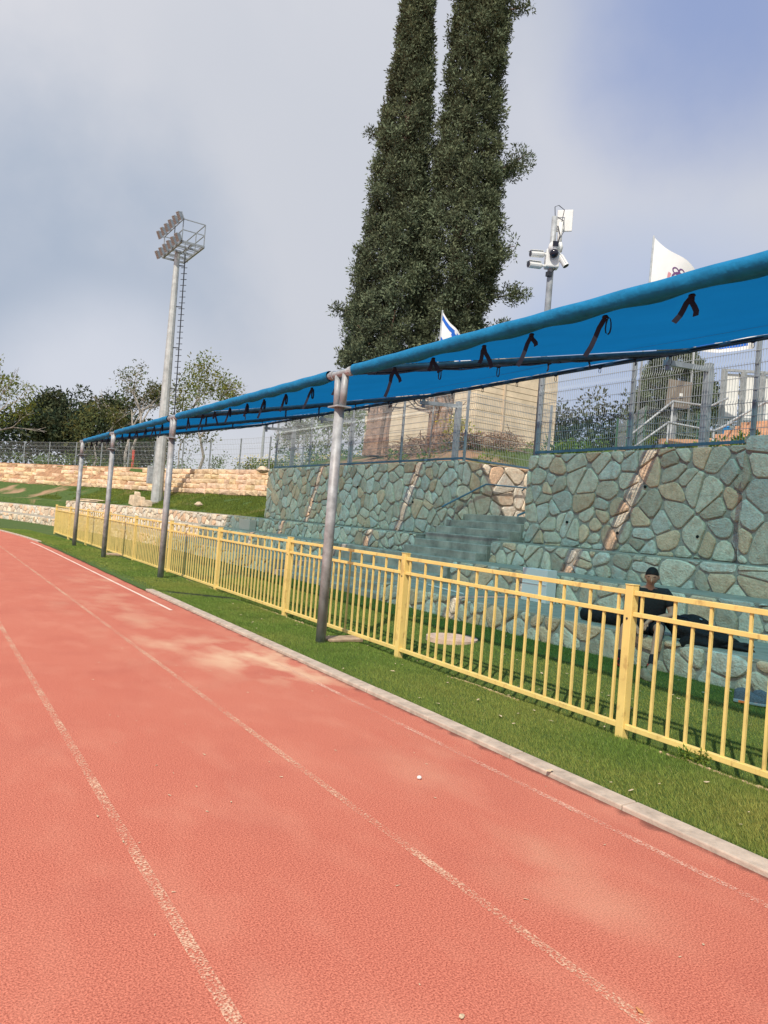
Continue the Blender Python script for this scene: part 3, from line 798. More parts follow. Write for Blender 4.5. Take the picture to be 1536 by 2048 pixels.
# ---------------------------------------------------------------- shade structure
BX, BZ = 4.45, 3.44
RX, RZ = 10.75, 4.87
SH = empty('shade_structure', (BX, 8.4, 0), 'long blue shade cloth canopy on steel poles over the stone benches', 'canopy')
def cz(x): return BZ + (x - BX) * (RZ - BZ) / (RX - BX)
PY = [-6.6, .75, 8.4, 15.75, 21.4, 25.9]  # first bay lies out of view, added for the shade it throws
for i, y in enumerate(PY):
    p = MB(); dx = 0; z0 = -.05
    p.tube([(BX + dx, y, z0), (BX + dx, y, 3.0)], .064, 20)
    po = p.build('pole', M_post, SH, smooth=False)
    for q in po.data.polygons: q.use_smooth = len(q.vertices) == 4
    fl = MB(); fl.box((BX + dx - .1, y - .13, 3.0), (BX + dx + .1, y + .13, 3.018)); fl.build('flange', M_galv, po)
    s2 = MB()
    for e in (-.075, .075): s2.tube([(BX + dx, y + e, 3.018), (BX + dx * .2, y + e * 1.3, BZ - .02)], .045, 12)
    s2.build('stub_tube', M_galv, po, smooth=True)
    # cross beam and the rear post standing on the wall
    for e in ((-.08, -.35) if i not in (0, 5) else (-.08,)):
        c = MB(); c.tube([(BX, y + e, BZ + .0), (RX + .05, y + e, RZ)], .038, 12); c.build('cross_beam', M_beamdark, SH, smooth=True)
    rp = MB(); rb = 3.0
    rp.bar((11.9, y + .05, rb), (11.9, y + .05, 4.92), .13); ro = rp.build('rear_post', M_fence, SH, bevel=.008)
    ar = MB(); ar.bar((11.84, y + .05, 4.80), (10.7, y + .05, 4.72), .09); ar.tube([(10.78, y + .05, 4.60), (10.78, y + .05, 4.83)], .045, 10)
    ar.build('arm', M_fence, ro)
fb_ = MB(); fb_.tube([(BX, PY[0] - .1, BZ), (BX, PY[-1] + .1, BZ)], .046, 14); fb_.build('front_beam', M_galv, SH, smooth=True)
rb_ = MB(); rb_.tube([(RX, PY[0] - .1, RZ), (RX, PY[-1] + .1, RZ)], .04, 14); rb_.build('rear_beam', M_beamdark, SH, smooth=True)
# collars at the joints
for y in PY[1:]:
    for e in (.20, -.27):
        c = MB(); c.tube([(BX, y + e, BZ), (BX, y + e + .07, BZ)], .060, 14); c.build('collar', M_galv, SH, smooth=False)
bays = [(PY[i] - .13, PY[i + 1] - .30 + (.5 if i == 4 else 0)) for i in range(5)]
nstr = 0
for bi, (y0, y1) in enumerate(bays):
    n1, n2 = 40, 16; vs = []
    for j in range(n1 + 1):
        y = y0 + (y1 - y0) * j / n1
        for i in range(n2 + 1):
            t = i / n2; x = BX - .03 + (RX - BX + .06) * t
            sag = -.07 * math.sin(math.pi * t) * math.sin(math.pi * j / n1) ** .5 if 0 < j < n1 else 0
            e = 0
            if i == n2: e = .035 * abs(math.sin(math.pi * j / 4))
            yy = y
            if j == 0: yy = y + .05 * abs(math.sin(math.pi * i / 2.5))
            if j == n1: yy = y - .05 * abs(math.sin(math.pi * i / 2.5))
            vs.append((x - e, yy, cz(x) + .045 + sag))
    m = MB(); m.add(vs, [(j * (n2 + 1) + i, (j + 1) * (n2 + 1) + i, (j + 1) * (n2 + 1) + i + 1, j * (n2 + 1) + i + 1) for j in range(n1) for i in range(n2)])
    sh = m.build('shade_cloth', M_cloth, SH, smooth=True)
    # sleeve of cloth round the front beam, its hem hanging in shallow scallops
    w = MB(); k = 64; nn = 14; vs = []; w0, w1 = PY[bi] + .32, PY[bi + 1] - .32
    for j in range(k + 1):
        y = w0 + (w1 - w0) * j / k
        for a_i in range(nn):
            th = math.pi * (-.55) + 2 * math.pi * .86 * a_i / (nn - 1)
            r = .068 + .003 * math.sin(y * 9 + a_i)
            px, pz = BX - r * math.sin(-th) * 1.0, BZ + r * math.cos(th)
            # angle 0 is the top; the sheet runs from inside over the top, round the front and under
            vs.append((BX - r * math.sin(th + .6), y, BZ + .005 + r * math.cos(th + .6)))
        hem = .085 + .022 * abs(math.sin(math.pi * j * (y1 - y0) / k / .78)) + .006 * math.sin(y * 14)
        vs.append((BX + hem + .02, y, cz(BX + hem) - .055 + .012 * math.sin(y * 8)))
    nn += 1
    w.add(vs, [(j * nn + i, j * nn + i + 1, (j + 1) * nn + i + 1, (j + 1) * nn + i) for j in range(k) for i in range(nn - 1)])
    w.build('sleeve', M_wrap, sh, smooth=True)
    s_ = MB(); s_.add([(8.48, y0 + .05, cz(8.48) - .035), (8.52, y0 + .05, cz(8.52) - .03), (8.52, y1 - .05, cz(8.52) - .03), (8.48, y1 - .05, cz(8.48) - .035)], [(0, 1, 2, 3)])
    # seam follows the sag
    s_ = MB(); vs = []
    for j in range(n1 + 1):
        y = y0 + (y1 - y0) * j / n1; sag = -.07 * math.sin(math.pi * (8.5 - BX) / (RX - BX)) * (math.sin(math.pi * j / n1) ** .5 if 0 < j < n1 else 0)
        vs += [(8.485, y, cz(8.485) + .030 + sag), (8.52, y, cz(8.52) + .030 + sag)]
    s_.add(vs, [(2 * j, 2 * j + 1, 2 * j + 3, 2 * j + 2) for j in range(n1)]); s_.build('seam', M_black, sh)
    # ties
    def ribbon(p, d, L_, w_=.040, loop=False):
        m = MB(); p = Vector(p); d = Vector(d).normalized(); side = Vector((.5, -.85, 0)).normalized()
        side = (side - d * side.dot(d)).normalized()
        pts = []
        if loop:
            for q in range(11):
                t = q / 10; ang = -math.pi * .5 + 2 * math.pi * t
                pts.append(p + Vector((0, .028 * math.cos(ang) * (1 - .2 * math.sin(ang)), -L_ * .5 - L_ * .5 * math.sin(ang + math.pi))))
            sd_ = Vector((1, .25, 0)).normalized() * w_ / 2
        else:
            for q in range(5): pts.append(p + d * L_ * q / 4 + Vector((0, .01 * math.sin(q * 1.7), 0)))
            sd_ = side * w_ / 2
        vs = []
        for q in pts: vs += [q - sd_, q + sd_]
        m.add(vs, [(2 * q, 2 * q + 1, 2 * q + 3, 2 * q + 2) for q in range(len(pts) - 1)])
        return m
    if bi == 0: continue
    n = int((y1 - y0) / .78)
    for q in range(n):
        y = y0 + .45 + q * .78 + rnd.uniform(-.08, .08)
        if y > y1: continue
        m = MB(); p = (BX + .09, y, BZ - .075); kind = rnd.random()
        L1, L2 = rnd.uniform(.12, .34), rnd.uniform(.06, .26)
        parts = [ribbon(p, (rnd.uniform(-.3, .0), rnd.uniform(.1, .7), -1), L1)]
        if kind < .6: parts.append(ribbon(p, (rnd.uniform(0, .3), rnd.uniform(-.7, -.2), -1), L2))
        else: parts.append(ribbon((p[0], y - .04, p[2]), (0, 0, -1), .14, .024, True))
        parts.append(MB().ell((p[0], y, p[2] + .01), (.02, .03, .016), 6, 4))
        for r_ in parts: m.add(r_.v, r_.f)
        m.build('tie_strap', M_black, SH); nstr += 1
    for ye in ((y1 + .14,) if bi < 4 else ()):
        for q in range(7):
            x = BX + .55 + q * .92 + rnd.uniform(-.1, .1)
            m = MB(); p = (x, ye + rnd.choice((-.0, .03)), cz(x) - .04)
            parts = [ribbon(p, (rnd.uniform(-.4, .4), 0, -1), rnd.uniform(.10, .22), .028)] if rnd.random() < .5 else [ribbon(p, (0, 0, -1), rnd.uniform(.12, .2), .024, True)]
            parts.append(MB().ell(p, (.045, .05, .03), 6, 4))
            for r_ in parts: m.add(r_.v, r_.f)
            m.build('tie_strap', M_black, SH); nstr += 1
    for e in (-.05, .0, .06):
        lc = MB(); pts = []   # lacing cords drawn along the cross beams
        for q in range(25):
            x = BX + .3 + (RX - BX - .4) * q / 24; pts.append((x, y1 + .06 + e * 1.6 + .02 * math.sin(q * 2.1 + e * 30), cz(x) - .045 + .015 * math.sin(q * 1.3 + e * 50)))
        lc.tube(pts, .009, 5); lc.build('lacing_cord', M_black, SH)
    lc = MB()
    for q in range(14):
        x = BX + .35 + (RX - BX - .5) * q / 13
        for yy, ee in ((y1, .12), (y0 + (0), -.12)):
            lc.tube([(x, yy, cz(x) + .02), (x + .05, yy + ee, cz(x) - .045)], .007, 4)
    tag(lc.build('lashing', M_black, SH), kind='stuff')
    for q in range(int((y1 - y0) / 1.15)):
        y = y0 + .5 + q * 1.15
        if nstr >= 98: break
        m = MB(); p = (RX - .04, y, RZ - .04)
        parts = [ribbon(p, (0, 0, -1), rnd.uniform(.10, .16), .022, True)]; parts.append(MB().ell(p, (.03, .05, .03), 6, 4))
        for r_ in parts: m.add(r_.v, r_.f)
        m.build('tie_strap', M_black, SH); nstr += 1
    hem = MB(); pts = [(RX - .015 - .03 * abs(math.sin(math.pi * j / 4)), y0 + (y1 - y0) * j / 40, RZ + .0) for j in range(41)]
    hem.tube(pts, .016, 6); hem.build('rear_hem', M_black, sh)

# ---------------------------------------------------------------- welded mesh fences
def mesh_fence(name, pts, z0s, hgt, label, postsp=2.55, dv=.05, dh=.2, wr=.0042, posts=None, m_post=M_fence, botrail=True, group=None, pw=.06, postup=.0):
    """pts: polyline in x,y (list); z0s: ground height function"""
    root = empty(name, (pts[0][0], pts[0][1], z0s(*pts[0])), label, 'mesh fence', group)
    segs = []; 
    for a_, b_ in zip(pts, pts[1:]):
        L_ = math.hypot(b_[0] - a_[0], b_[1] - a_[1]); n = max(1, round(L_ / postsp))
        for k in range(n):
            segs.append(((a_[0] + (b_[0] - a_[0]) * k / n, a_[1] + (b_[1] - a_[1]) * k / n), (a_[0] + (b_[0] - a_[0]) * (k + 1) / n, a_[1] + (b_[1] - a_[1]) * (k + 1) / n)))
    allp = [s[0] for s in segs] + [segs[-1][1]]
    for (x, y) in allp:
        z = z0s(x, y); m = MB(); m.box((x - pw / 2, y - pw / 2, z - .2), (x + pw / 2, y + pw / 2, z + hgt + postup)); m.build('post', m_post, root)
    prof = [(0, 0), (.33, 0), (.37, .03), (.41, 0), (.72, 0), (.76, .03), (.80, 0), (.90, 0), (1.0, .0)]
    for (a_, b_) in segs:
        m = MB(); A = Vector((a_[0], a_[1], z0s(*a_) + .06)); B = Vector((b_[0], b_[1], z0s(*b_) + .06))
        d = (B - A); Ld = d.length; dh_ = Vector((d.x, d.y, 0)).normalized(); nrm = Vector((-dh_.y, dh_.x, 0))
        if nrm.x > 0: nrm = -nrm
        A += nrm * (pw / 2 + .006); B += nrm * (pw / 2 + .006)
        n = int(Ld / dv); V = []; Fc = []
        for k in range(n + 1):
            p = A + (B - A) * (k / n)
            prev = None
            for (t, o_) in prof:
                q = p + nrm * o_ + Vector((0, 0, t * (hgt - .08)))
                if prev is not None:
                    i0 = len(V)
                    for c in (prev, q):
                        for (ax_, ay_) in ((-1, -.6), (1, -.6), (0, 1.2)): V.append(c + dh_ * (ax_ * wr) + nrm * (ay_ * wr))
                    Fc += [(i0, i0 + 1, i0 + 4, i0 + 3), (i0 + 1, i0 + 2, i0 + 5, i0 + 4), (i0 + 2, i0, i0 + 3, i0 + 5)]
                prev = q
        z = 0
        nh = int((hgt - .08) / dh)
        for k in range(nh + 1):
            t = k / nh
            off = nrm * .008 + Vector((0, 0, t * (hgt - .1)))
            m.bar(A + off, B + off, wr * 2.2)
        m.add(V, Fc); m.build('mesh_panel', M_wire, root)
        if botrail:
            r = MB(); r.bar(A - Vector((0, 0, .0)), B, .05, .05); r.build('bottom_rail', M_blueframe, root)
    return root
mesh_fence('mesh_fence', [(11.40, 12.18), (11.40, 7.2), (11.4, 2.0)], lambda x, y: ZT + .04, 1.8, 'welded mesh fence on the stone wall right of the steps', 2.5, group='welded mesh fences', pw=.065, postup=.1)
mesh_fence('mesh_fence', [(11.40, 26.3), (11.40, 14.75), (14.4, 14.95)], lambda x, y: ZT + .0, 1.75, 'welded mesh fence on the stone wall left of the steps, in front of the cypresses', 2.6, group='welded mesh fences', pw=.055, dv=.06, postup=.1)
tp = []
for y in range(27, 86, 6): tp.append((16.2 - bend(y), float(y)))
mesh_fence('mesh_fence', tp, lambda x, y: 3.8, 1.75, 'grey mesh fence along the top of the limestone terrace', 2.9, dv=.16, dh=.25, wr=.005, group='welded mesh fences', pw=.07, botrail=False)
mesh_fence('mesh_fence', [(13.9, 12.2), (19, 15.6), (26, 15.)], lambda x, y: bank_z(x, y), 1.3, 'low green mesh fence on the grass above the steps, before the beige building', 2.2, dv=.09, dh=.22, wr=.003, group='welded mesh fences', pw=.04, botrail=False, m_post=mat('green_fence_post', (.06, .14, .08), .6))

# handrails of the upper steps
def rail(name, pts, r, label, cat='handrail', m=M_blueframe, group=None, extra=None):
    g = MB(); g.tube(pts, r, 8)
    for e in extra or []: g.tube(e, r * .85, 6)
    return tag(g.build(name, m, smooth=True), label, cat, group)
rail('handrail', [(10.7, 14.55, 2.08), (10.76, 14.55, 2.12), (12.0, 14.55, 2.75), (13.3, 14.55, 2.78), (14.1, 14.55, 3.1)], .022, 'long bent steel handrail on the left side wall of the upper steps', group='handrails of the upper steps', extra=[[(12.0, 14.55, 2.75), (12.0, 14.66, 2.70)], [(13.3, 14.55, 2.78), (13.3, 14.66, 2.7)]])
rail('handrail', [(12.0, 13.3, 1.9), (12.0, 13.3, 2.02), (13.6, 13.3, 2.62), (13.7, 13.3, 2.0)], .026, 'short steel handrail in the middle of the upper steps', group='handrails of the upper steps')

# ---------------------------------------------------------------- floodlight mast
MX, MY, MZ = 10.87, 40.37, 1.66
rV = Vector((.85, -.53, 0)).normalized(); fV = Vector((.53, .85, 0)).normalized()
mast = empty('floodlight_mast', (MX, MY, MZ), 'tall grey steel floodlight mast with a lamp platform behind the benches', 'floodlight mast')
g = MB(); g.tube([(MX, MY, MZ), (MX, MY, MZ + 13.5)], [.32, .145], 12); g.build('mast_pole', M_mast, mast)
g = MB(); g.tube([(MX, MY, MZ - .15), (MX, MY, MZ + .05)], .55, 14); g.build('base', M_conc, mast)
C0 = Vector((MX, MY, 0))
g = MB(); q = C0 - rV * .42 - fV * .1
g.box((q.x - .16, q.y - .12, MZ + 1.0), (q.x + .16, q.y + .12, MZ + 1.95)); g.build('junction_box', M_galv, mast, bevel=.02)
g = MB(); o_ = C0 + rV * .62
g.tube([(o_.x, o_.y, MZ + .4), ((C0 + rV * .42).x, (C0 + rV * .42).y, MZ + 13.4)], .03, 6)
for k in range(40):
    t = k / 40; z = MZ + .7 + t * 12.6; off = .62 - .2 * t; c = C0 + rV * off
    g.bar((c - rV * .16 - fV * .0) + Vector((0, 0, z)), (c + rV * .16) + Vector((0, 0, z + .02)), .03)
    if k % 7 == 3: g.bar(C0 + rV * .1 + Vector((0, 0, z + .1)), c + Vector((0, 0, z + .1)), .05)
g.build('ladder', M_darkmetal, mast)
aV = (rV * 2.0 - fV * 3.1).normalized(); bV = Vector((-aV.y, aV.x, 0))
if bV.dot(rV) > 0: bV = -bV
PZ = MZ + 13.5
pc = C0 + rV * .28
plat = MB()
def PP(i, j, z): return pc + aV * i + bV * j + Vector((0, 0, PZ + z))
for j in (-.58, .58): plat.bar(PP(-1.65, j, 0), PP(1.65, j, 0), .09, .12)
for i in (-1.65, -.85, 0, .85, 1.65): plat.bar(PP(i, -.58, 0), PP(i, .58, 0), .07, .1)
for i in (-1.25, -.4, .4, 1.25): plat.bar(PP(i, -.58, .03), PP(i, .58, .03), .03)
plat.bar(PP(-1.65, 0, .03), PP(1.65, 0, .03), .05)
po = plat.build('platform', M_fence, mast)
cg = MB()
for i, j in ((1.65, -.58), (1.65, .58), (0.2, -.58), (-1.65, -.58), (-1.65, .58), (0.2, .58)): cg.bar(PP(i, j, 0), PP(i, j, 1.15), .045)
for z in (1.15, .6):
    for j in (-.58, .58): cg.bar(PP(-1.65, j, z), PP(1.65, j, z), .04)
    cg.bar(PP(1.65, -.58, z), PP(1.65, .58, z), .04); cg.bar(PP(-1.65, -.58, z), PP(-1.65, .58, z), .04)
cg.build('guard_rail', M_fence, mast)
for row, z in ((0, 1.25), (1, .15)):
    for k in range(6):
        i = -1.8 + k * .70; c = PP(i, .78, z)
        fd = (bV * .9 - fV * .35); ax = Matrix.Translation(c) @ Matrix.Scale(.84, 4) @ Matrix.Translation(-c) @ Matrix.Translation(c) @ Matrix.Rotation(math.atan2(fd.y, fd.x), 4, 'Z') @ Matrix.Rotation(R_(28), 4, 'Y')
        m = MB(); vs = []
        for (x, y, zz) in ((-.10, -.11, -.18), (-.10, .11, -.18), (-.10, .11, .18), (-.10, -.11, .18), (.14, -.15, -.26), (.14, .15, -.26), (.14, .15, .26), (.14, -.15, .26)): vs.append(ax @ Vector((x, y, zz)))
        m.add(vs, [(0, 1, 2, 3), (4, 7, 6, 5), (0, 4, 5, 1), (1, 5, 6, 2), (2, 6, 7, 3), (3, 7, 4, 0)])
        fo = m.build('floodlight', M_fence, mast)
        gl = MB(); gl.box((.142, -.135, -.245), (.15, .135, .245), ax=ax)
        for q in range(6): gl.box((.15, -.14, -.24 + q * .09), (.18, .14, -.22 + q * .09), ax=ax)
        # back of the lamp shows ribs as well
        for q in range(6): gl.box((-.13, -.15, -.2 + q * .075), (-.102, .15, -.17 + q * .075), ax=ax)
        gl.build('louvre', M_lampglass, fo)
        br = MB(); br.bar(PP(i, .58, z - .1), c, .05); br.build('bracket', M_white, fo)

# ---------------------------------------------------------------- camera pole
CPX, CPY = 11.45, 12.25
cp = empty('camera_pole', (CPX, CPY, 3.3), 'galvanised pole with white security cameras and an antenna above the steps', 'camera pole')
g = MB(); g.tube([(CPX, CPY, 3.0), (CPX, CPY, 7.75), (CPX, CPY, 8.62)], [.075, .068, .06], 14); g.build('pole', M_galv, cp, smooth=True)
def cpt(r, f, z): return Vector((CPX, CPY, z)) + rV * r + fV * f
g = MB(); g.bar(cpt(0, -.05, 7.45), cpt(0, -.05, 7.85), .30, .24, up=fV); g.build('mounting_box', M_white, cp, bevel=.03)
def bullet(p, d, L_=.34, r=.07, fr=None):
    p = Vector(p); d = Vector(d).normalized(); m = MB(); m.tube([p, p + d * .03, p + d * (L_ - .02), p + d * L_], [r * .8, r, r, r * 1.02], 12)
    sh = p + d * (L_ * .55) + Vector((0, 0, r * .95))
    m.bar(sh - d * L_ * .45, sh + d * L_ * .52, r * 2.1, .012)
    b = m.build('bullet_camera', M_white, cp, smooth=False)
    l = MB(); l.tube([p + d * L_, p + d * (L_ + .006)], r * .85, 12); l.build('lens', M_glass, b)
    a_ = MB(); a_.tube([fr, p + d * .06], .03, 8); a_.build('arm', M_white, b)
bullet(cpt(-.2, -.12, 7.72), -rV * 1 + Vector((0, 0, -.12)) - fV * .3, .32, .07, cpt(-.02, -.1, 7.74))
bullet(cpt(-.24, -.12, 7.47), -rV * 1 + Vector((0, 0, -.10)) - fV * .4, .32, .075, cpt(-.02, -.1, 7.48))
bullet(cpt(.16, -.12, 7.72), rV * .55 + Vector((0, 0, -1)) - fV * .3, .28, .07, cpt(.04, -.1, 7.74))
g = MB(); g.ell(cpt(.0, -.2, 7.86), (.13, .13, .14), 14, 10); dome = g.build('dome_camera', M_white, cp, smooth=True)
g = MB(); g.ell(cpt(0, -.24, 7.72), (.10, .10, .10), 12, 8); g.build('dome_glass', M_glass, dome, smooth=True)
g = MB(); g.bar(cpt(0, -.29, 7.9), cpt(0, -.35, 7.9), .12, .1); g.build('lens', M_glass, dome)
g = MB(); g.bar(cpt(.25, .1, 8.35), cpt(.25, .1, 8.83), .34, .04, up=(rV * .3 + fV)); 
g.build('antenna_panel', M_white, cp, bevel=.01)
g = MB(); g.tube([cpt(.14, 0, 7.95), cpt(.15, 0, 8.5)], .05, 10); g.tube([cpt(.16, 0, 7.86), cpt(.18, 0, 7.96), cpt(.15, 0, 8.05)], .055, 8); g.build('radio_unit', M_white, cp, smooth=True)
g = MB()
g.tube([cpt(0, -.05, 8.62), cpt(-.02, -.05, 8.82), cpt(.06, -.05, 8.86), cpt(.2, -.02, 8.78), cpt(.16, -.02, 8.5)], .009, 5)
g.tube([cpt(.05, -.05, 8.6), cpt(.2, -.05, 8.52), cpt(.22, -.05, 8.3), cpt(.12, -.05, 8.1), cpt(.1, -.06, 7.9)], .009, 5)
g.tube([cpt(.08, -.05, 8.4), cpt(.14, -.05, 8.2), cpt(.1, -.05, 8.0), cpt(.12, -.08, 7.5), cpt(-.02, -.09, 7.3)], .011, 5)
g.bar(cpt(-.05, -.09, 7.26), cpt(-.05, -.09, 7.36), .1); g.build('cable', M_darkmetal, cp)

# ---------------------------------------------------------------- flags
def flag(name, top, pole_base, u, w, h, label, shape, fold=.12, hoist_drop=0, poly=None):
    """cloth hoisted at top, flying along u"""
    root = empty(name, pole_base, label, 'flag')
    g = MB(); g.tube([pole_base, (top[0], top[1], top[2] + .02)], .022, 8); g.build('flagpole', M_galv, root, smooth=True)
    u = Vector(u).normalized(); nrm = u.cross(Vector((0, 0, 1))).normalized(); T = Vector(top)
    nu, nv = 30, 22
    def P(s_, t_):    # s along the fly, t down the hoist
        drp = shape(s_, t_)
        return T + u * (s_ * w * (1 - .25 * t_ * 0)) + Vector((0, 0, -t_ * h - drp)) + nrm * (fold * math.sin(7 * s_ + 2.5 * t_) * s_ + .03 * math.sin(17 * s_ + 5 * t_) * s_)
    m = MB(); m.add([P(i / nu, j / nv) for j in range(nv + 1) for i in range(nu + 1)], [(j * (nu + 1) + i, j * (nu + 1) + i + 1, (j + 1) * (nu + 1) + i + 1, (j + 1) * (nu + 1) + i) for j in range(nv) for i in range(nu)])
    c = m.build('flag_cloth', M_flagw, root, smooth=True)
    for nm, mt, polys in poly:
        g = MB()
        for pl in polys:
            for off in (.006, -.006):
                # strips of quads (a, b, c, d) in flag coordinates, subdivided so they follow the folds
                (a_, b_, c_, d_) = pl; k1, k2 = 8, 2; vs = []
                for jj in range(k2 + 1):
                    for ii in range(k1 + 1):
                        s0 = ii / k1; t0 = jj / k2
                        x = (a_[0] * (1 - s0) + b_[0] * s0) * (1 - t0) + (d_[0] * (1 - s0) + c_[0] * s0) * t0
                        y = (a_[1] * (1 - s0) + b_[1] * s0) * (1 - t0) + (d_[1] * (1 - s0) + c_[1] * s0) * t0
                        vs.append(P(x, y) + nrm * off)
                g.add(vs, [(j * (k1 + 1) + i, j * (k1 + 1) + i + 1, (j + 1) * (k1 + 1) + i + 1, (j + 1) * (k1 + 1) + i) for j in range(k2) for i in range(k1)])
        g.build(nm, mt, c, smooth=True)
    return root
def seg(p, q, w_):   # a thin quad from p to q in flag coordinates (fly is 1.4 times the hoist)
    dx, dy = (q[0] - p[0]) * 1.4, q[1] - p[1]; L_ = math.hypot(dx, dy); nx_, ny_ = -dy / L_ * w_ / 2 / 1.4, dx / L_ * w_ / 2
    return ((p[0] - nx_, p[1] - ny_), (q[0] - nx_, q[1] - ny_), (q[0] + nx_, q[1] + ny_), (p[0] + nx_, p[1] + ny_))
def star(cx, cy, r):
    out_ = []
    for f_ in (1, -1):
        P3 = [(cx + r * math.sin(2 * math.pi * k / 3) / 1.4, cy - f_ * r * math.cos(2 * math.pi * k / 3)) for k in range(3)]
        for k in range(3): out_.append(seg(P3[k], P3[(k + 1) % 3], .055))
    return out_
stripes = [((0, .10), (1, .10), (1, .25), (0, .25)), ((0, .75), (1, .75), (1, .90), (0, .90))]
droop = lambda k: (lambda s_, t_: k * s_ ** 1.1 - (s_ * t_ * k * .25))

# ---------------------------------------------------------------- trees
def leaf_cloud(name, centers, sizes, nleaf, lsize, m, parent, asp=2.2, upbias=0., droopk=0., tintf=None, seed=1, flat=.0, hv=1., ctint=None):
    r = np.random.default_rng(seed); centers = np.asarray(centers, float); sizes = np.asarray(sizes, float)
    n = len(centers); idx = np.repeat(np.arange(n), nleaf); k = len(idx)
    d = r.normal(size=(k, 3)); d /= np.linalg.norm(d, axis=1)[:, None]
    rad = r.random(k) ** .45
    pos = centers[idx] + d * (rad * sizes[idx])[:, None] * np.array([1, 1, 1. - flat])
    ax = d * .8 + r.normal(size=(k, 3)) * .5; ax[:, 2] += upbias - droopk
    ax /= np.linalg.norm(ax, axis=1)[:, None]
    sd_ = np.cross(ax, r.normal(size=(k, 3))); sd_ /= np.linalg.norm(sd_, axis=1)[:, None]
    ls = lsize * r.uniform(.6, 1.4, k)
    V = np.zeros((k, 4, 3)); hw = (ls / asp / 2)[:, None]
    V[:, 0] = pos; V[:, 1] = pos + ax * (ls * .5)[:, None] + sd_ * hw; V[:, 2] = pos + ax * ls[:, None]; V[:, 3] = pos + ax * (ls * .45)[:, None] - sd_ * hw
    ct = r.uniform(.7, 1.3, n)[idx] * r.uniform(.75, 1.25, k)
    hue = r.uniform(-.12, .18, n)[idx] + r.uniform(-.08, .08, k)
    hue = hue * hv
    if ctint is not None: ct = ct * np.asarray(ctint)[idx]
    T = np.stack([ct * (1 + hue * 1.4), ct, ct * (1 - hue)], 1)
    T = np.repeat(T, 4, 0)
    return fast_mesh(name, V.reshape(-1, 3), np.arange(4 * k).reshape(-1, 4), m, parent, T)

M_cyp = leafmat('cypress_foliage', (.118, .143, .086), .15)
M_ever = leafmat('evergreen_foliage', (.050, .066, .038), .12)
M_broad = leafmat('broad_leaves', (.17, .20, .055), .4)
M_broad2 = leafmat('olive_leaves', (.12, .135, .055), .35)
M_bush = leafmat('bush_leaves', (.13, .20, .04), .35)

